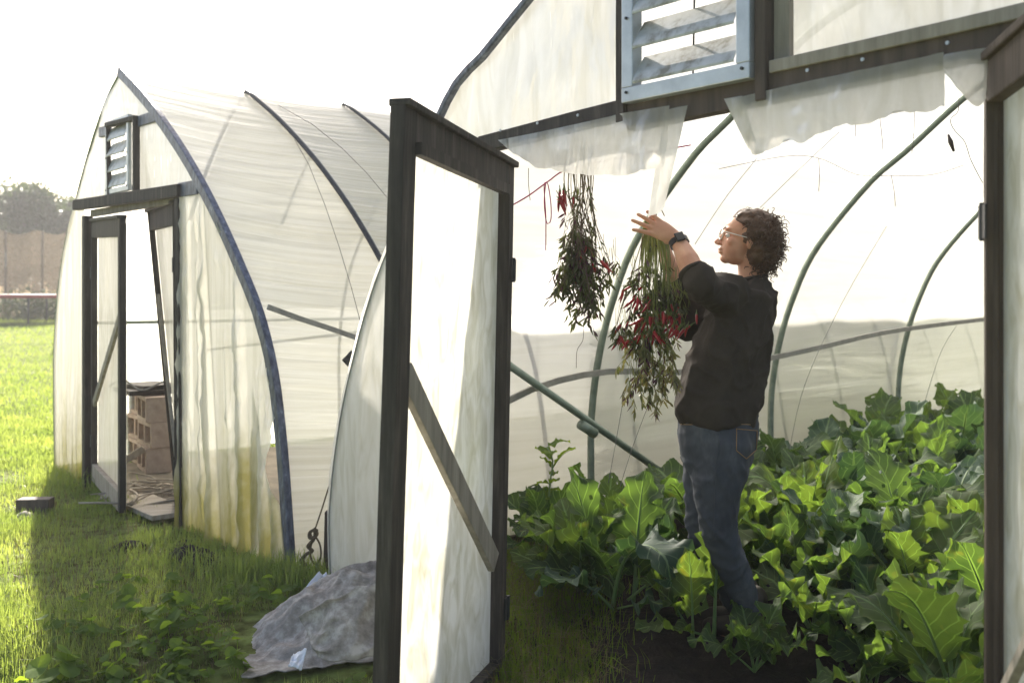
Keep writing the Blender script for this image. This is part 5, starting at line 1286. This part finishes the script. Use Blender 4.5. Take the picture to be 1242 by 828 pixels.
# eyes, glasses
for s_ in (-1, 1):
    bm = bmesh.new(); ball(bm, H(.0775, .030*s_, .000), .0100, None, 3); ey = from_bm('eye', bm, M['eye'], body, smooth=True)
    bm = bmesh.new(); ball(bm, H(.0855, .0305*s_, .000), (.0035, .0055, .0055), AXH, 2); from_bm('iris', bm, M['watch'], ey, smooth=True) if False else from_bm('iris', bm, M['watch'], body, smooth=True)
gl = empty('glasses', H(.1, 0, 0)); gl.parent = person; gl.location = H(.1, 0, 0)-origin_of(person)
for s_ in (-1, 1):
    bm = bmesh.new(); c = H(.108, .034*s_, .000); tube(bm, [c+hl*(.0245*cos(2*pi*k/28)*(1+.06*sin(4*pi*k/28)))+hu*.0215*sin(2*pi*k/28)+hf*(-.006*abs(cos(2*pi*k/28))*(1 if cos(2*pi*k/28)*s_ > 0 else 0)) for k in range(29)], .0019, 6)
    from_bm('rim', bm, M['glass_frame'], gl, smooth=True)
    bm = bmesh.new(); tube(bm, [H(.102, .060*s_, .010), H(.098, .070*s_, .010), H(.05, .0745*s_, .006), H(-.005, .0765*s_, .002), H(-.03, .076*s_, -.014)], [.0022, .0022, .0019, .0018, .0018], 6)
    from_bm('temple', bm, M['glass_frame'], gl, smooth=True)
bm = bmesh.new(); tube(bm, [H(.108, -.010, .004), H(.113, 0, .007), H(.108, .010, .004)], .0018, 6); from_bm('bridge', bm, M['glass_frame'], gl, smooth=True)
# brows
for s_ in (-1, 1):
    bm = bmesh.new(); tube(bm, [H(.094, .014*s_, .027), H(.096, .03*s_, .031), H(.080, .048*s_, .026)], [.003, .0035, .0015], 6); from_bm('eyebrow', bm, M['hair'], body, smooth=True)
# hair: a base mass plus many curls
bm = bmesh.new()
ball(bm, H(-.036, 0, .026), (.092, .085, .092), AXH); ball(bm, H(-.068, 0, -.030), (.064, .076, .078), AXH); ball(bm, H(-.065, 0, -.080), (.044, .058, .040), AXH)
ball(bm, H(-.012, 0, .066), (.085, .072, .058), AXH); ball(bm, H(-.045, .045, -.03), (.04, .042, .065), AXH); ball(bm, H(-.045, -.045, -.03), (.04, .042, .065), AXH)
hr = fuse('hair', bm, .006, 3, M['hair'], person, lambda c: .007*(1-2.2*abs(noise.noise(c*28)))+.003*noise.noise(c*70))
rnd = random.Random(8)
bmc = bmesh.new()
def curl(bm, p, d0, L, R, turns, r0=.0022, grav=.7):
    pts = []; d = d0.normalized(); c = Vector(p); n = int(10+turns*9); ph = rnd.uniform(0, 6.28)
    for i in range(n):
        f = i/(n-1); s = d.orthogonal().normalized(); s2 = d.cross(s); a = ph+f*turns*2*pi; q = c+s*cos(a)*R*min(1, f*3)+s2*sin(a)*R*min(1, f*3); pts.append(q)
        d = (d+Vector((0, 0, -grav/n*2))).normalized(); c = c+d*(L/n)
    tube(bm, pts, [r0*(1-.6*abs(i/(n-1)-.3)) for i in range(n)], 5)
for k in range(1000):
    th = rnd.uniform(0, 2*pi); z = rnd.uniform(-1, 1); q = (math.sqrt(1-z*z)*cos(th), math.sqrt(1-z*z)*sin(th), z)
    part_ = rnd.random()
    if part_ < .6: c = (-.036, 0, .026); R3 = (.093, .086, .093)
    elif part_ < .85: c = (-.070, 0, -.035); R3 = (.067, .077, .078)
    else: c = (-.065, 0, -.08); R3 = (.046, .06, .042)
    f = c[0]+q[0]*R3[0]; l = c[1]+q[1]*R3[1]; u = c[2]+q[2]*R3[2]
    if f > .035 and u < .062: continue
    if f > -.012 and u < .012: continue
    if u < -.13: continue
    dloc = hf*q[0]*.5+hl*q[1]*.7+hu*q[2]*.5
    tang = (dloc+Vector((rnd.gauss(0, .5), rnd.gauss(0, .5), rnd.gauss(-.4, .4))))
    back = max(0, min(1, (-f)/.08))
    curl(bmc, H(f*.97, l*.97, u*.97), tang, rnd.uniform(.018, .038)*(1+.55*back), rnd.uniform(.004, .011), rnd.uniform(.8, 2.2), rnd.uniform(.0012, .0026))
# fringe wisps over the forehead
for k in range(16):
    l = rnd.uniform(-.05, .06); curl(bmc, H(.045, l, .088), hf*.8+hl*rnd.gauss(0, .4)+hu*.2, rnd.uniform(.018, .035), .004, 1.5)
cu_ = from_bm('curls', bmc, M['hair'], hr, smooth=True)
cu_['kind'] = 'stuff'

# ------------------------------------------------------------------ background beyond the meadow
def tree(x, y, h, r, seed, label, group='trees behind the windbreak netting', col='tree_leaf', ltop=1.0):
    rnd = np.random.default_rng(seed); e = empty('tree', (x, y, 0), label, 'tree', group)
    bm = bmesh.new(); tube(bm, catmull([(x, y, -.1), (x+.1, y, h*.3), (x-.15, y+.1, h*.55), (x, y, h*.8)], 12), [.28*(1-.06*i) for i in range(12)], 10)
    R2 = random.Random(seed)
    blobs = []
    for k in range(16):
        a = R2.uniform(0, 2*pi); rr = r*R2.uniform(.1, .8); zz = h*R2.uniform(.3, .85); c = Vector((x+cos(a)*rr*(1.25-zz/h*.7), y+sin(a)*rr*(1.25-zz/h*.7), zz)); blobs.append((c, r*R2.uniform(.28, .5)))
        tube(bm, catmull([(x, y, h*R2.uniform(.2, .5)), Vector((x, y, zz*.8)).lerp(c, .5), c], 6), [.09, .08, .06, .05, .035, .02], 6)
    from_bm('trunk', bm, M['wood_brown'], e, smooth=True)
    n = 900*len(blobs)//2; P0 = []; 
    cen = np.array([tuple(b[0]) for b in blobs]); rad = np.array([b[1] for b in blobs]); idx = rnd.integers(0, len(blobs), n); v = rnd.normal(size=(n, 3)); v /= np.linalg.norm(v, axis=1)[:, None]
    c = cen[idx]+v*(rad[idx]*rnd.uniform(.55, 1.08, n))[:, None]*np.array([1, 1, .8]); c[:, 2] = np.maximum(c[:, 2], .3)
    a = rnd.normal(size=(n, 3)); a /= np.linalg.norm(a, axis=1)[:, None]; b = np.cross(a, rnd.normal(size=(n, 3))); b /= np.linalg.norm(b, axis=1)[:, None]; sz = rnd.uniform(.07, .18, n)[:, None]
    Vv = np.stack([c-a*sz, c+b*sz*.5, c+a*sz, c-b*sz*.5], 1).reshape(-1, 3); me = bpy.data.meshes.new('crown'); me.vertices.add(4*n); me.vertices.foreach_set('co', Vv.reshape(-1)); me.loops.add(4*n); me.loops.foreach_set('vertex_index', np.arange(4*n)); me.polygons.add(n)
    me.polygons.foreach_set('loop_start', np.arange(n)*4); me.polygons.foreach_set('loop_total', np.full(n, 4)); me.update(calc_edges=True); link('crown', me, M[col], e)
M['tree_leaf'] = leaf_mat('tree_leaf', (.03, .055, .02), (.07, .105, .035), transl=.25, veins=False, tcol=(1.5, 1.5, .7), scale=.5)
M['hedge_leaf'] = leaf_mat('bush_leaf', (.05, .075, .025), (.10, .13, .045), transl=.3, veins=False, tcol=(1.5, 1.5, .7), scale=.5)
TY = 46
for k, (px, top, r, lb, cl) in enumerate([(-120, 215, 6, 'dark tree at the far left beyond the frame edge trees', 'tree_leaf'), (-45, 222, 5.5, 'dark rounded tree cut by the left frame edge', 'tree_leaf'), (8, 212, 4.2, 'tallest dark tree at the left frame edge behind the netting', 'tree_leaf'), (42, 232, 3.6, 'dark tree just right of the tallest one behind the netting', 'tree_leaf'),
                                          (74, 240, 3.2, 'lighter tree touching the outline of the far tunnel', 'hedge_leaf'), (118, 246, 3.8, 'tree mostly hidden behind the far tunnel front', 'hedge_leaf')]):
    p = P(px, top, TY+(k % 3)*2); tree(p.x, p.y, p.z*1.12, r*.66, 40+k, lb, col=cl)
# windbreak netting on posts
def net():
    m, t, out = newmat('windbreak_net'); L = t.links; c = N(t, 'ShaderNodeTexCoord'); nz = N(t, 'ShaderNodeTexNoise', i_Scale=.35, i_Detail=5.0); L.new(c.outputs['Object'], nz.inputs['Vector'])
    r = ramp(t, [(.35, (.07, .055, .04)), (.65, (.16, .13, .095))]); L.new(nz.outputs[0], r.inputs[0]); d = N(t, 'ShaderNodeBsdfDiffuse'); tl = N(t, 'ShaderNodeBsdfTranslucent'); tr = N(t, 'ShaderNodeBsdfTransparent')
    L.new(r.outputs[0], d.inputs[0]); L.new(r.outputs[0], tl.inputs[0]); m1 = N(t, 'ShaderNodeMixShader', i_0=.5); L.new(d.outputs[0], m1.inputs[1]); L.new(tl.outputs[0], m1.inputs[2]); m2 = N(t, 'ShaderNodeMixShader', i_0=.25); L.new(m1.outputs[0], m2.inputs[1]); L.new(tr.outputs[0], m2.inputs[2]); L.new(m2.outputs[0], out.inputs[0]); return m
M['net'] = net(); NY = 36
nf = empty('netting_fence', (P(10, 360, NY).x, NY, 0), 'tall brown windbreak netting fence between posts in front of the dark trees', 'fence')
V = []; uv = []
for i in range(121):
    px = -400+i*8; row = []; ur = []
    for j in range(14):
        f = j/13; xq = ((px % 45)/45); p = P(px, 0, NY); z = .35+f*(3.2-.2*sin(pi*xq)); row.append(Vector((p.x, NY+.25*sin(f*pi)*fbm(px*.03, f*2), z+.25))); ur.append((i, j))
    V.append(row); uv.append(ur)
link('netting', grid_mesh('netting', V, uv), M['net'], nf, smooth=True)
for k in range(22):
    px = -400+k*45+0; p = P(px, 0, NY)
    bm = bmesh.new(); tube(bm, [(p.x, NY+.12, 0), (p.x, NY+.12, 3.75)], .035, 8); from_bm('post', bm, M['stone'], nf, smooth=True)
# round red edged trampoline
M['red_pad'] = simple('red_pad', [(.3, (.35, .03, .035)), (.7, (.5, .06, .06))], .5, (3, 3, 3), bump=.1)
tc2 = P(2, 360, 30); tc2.z = .55
tr_ = empty('trampoline', tc2, 'low round trampoline with red rim on the far lawn before the netting', 'trampoline')
TR = 2.0; TH = .82
bm = bmesh.new(); tube(bm, [tc2+Vector((cos(a)*TR, sin(a)*TR, TH)) for a in np.linspace(0, 2*pi, 49)], .06, 8); from_bm('rim', bm, M['red_pad'], tr_, smooth=True)
bm = bmesh.new(); vs = [bm.verts.new(tc2+Vector((cos(a)*(TR-.1), sin(a)*(TR-.1), TH-.02))) for a in np.linspace(0, 2*pi, 48, endpoint=False)]; bm.faces.new(vs); from_bm('mat', bm, M['black_plastic'], tr_)
for k in range(6):
    a = k*pi/3+.3; p = tc2+Vector((cos(a)*TR, sin(a)*TR, 0)); bm = bmesh.new(); tube(bm, [p+Vector((0, 0, TH)), p-Vector((0, 0, .05))], .03, 6); from_bm('leg', bm, M['pipe_dark'], tr_, smooth=True)
lp_ = P(70, 330, 22)
bm = bmesh.new(); tube(bm, [(lp_.x+.05, 22, 0), (lp_.x+.03, 22, 1.5), (lp_.x-.06, 22, CAMH+(278-360)/FPX*22)], .045, 8); one('stake', bm, M['wood_grey'], 'leaning grey stake behind the left edge of the far tunnel', 'post', smooth=True)
# a few darker shrubs below the netting
for k, (px, py, sz, lb) in enumerate([(30, 352, 1.3, 'low dark shrub under the netting at the left edge'), (62, 348, 1.1, 'low shrub under the netting beside the far tunnel outline')]):
    p = P(px, 360, NY-2); rnd_ = np.random.default_rng(k); n = 700; c = rnd_.normal(size=(n, 3))*np.array([sz*.6, .35, .3]); c += np.array([p.x, p.y, .95]); c[:, 2] = np.abs(c[:, 2]); a = rnd_.normal(size=(n, 3))*.08; b = rnd_.normal(size=(n, 3))*.05
    me = bpy.data.meshes.new('shrub'); me.from_pydata([tuple(v) for q in zip(c-a, c+b, c+a) for v in q], [], [(3*i, 3*i+1, 3*i+2) for i in range(n)]); tag(link('shrub', me, M['hedge_leaf']), lb, 'shrub')
print('objects', len(bpy.data.objects))

# ------------------------------------------------------------------ haze: thin volume added to lift the shadows, standing in for lens flare veil
hm = bpy.data.materials.new('veil_haze'); hm.use_nodes = True; ht_ = hm.node_tree; ht_.nodes.clear()
ho = ht_.nodes.new('ShaderNodeOutputMaterial'); pv = ht_.nodes.new('ShaderNodeVolumePrincipled')
pv.inputs['Color'].default_value = (.97, .97, .98, 1); pv.inputs['Density'].default_value = .0018; pv.inputs['Anisotropy'].default_value = .35
ht_.links.new(pv.outputs[0], ho.inputs['Volume'])
bm = bmesh.new(); bmesh.ops.create_cube(bm, size=1, matrix=Matrix.Translation((0, 45, 7)) @ Matrix.Diagonal((170, 110, 17, 1)))
tag(from_bm('veil_haze', bm, hm), kind='stuff')
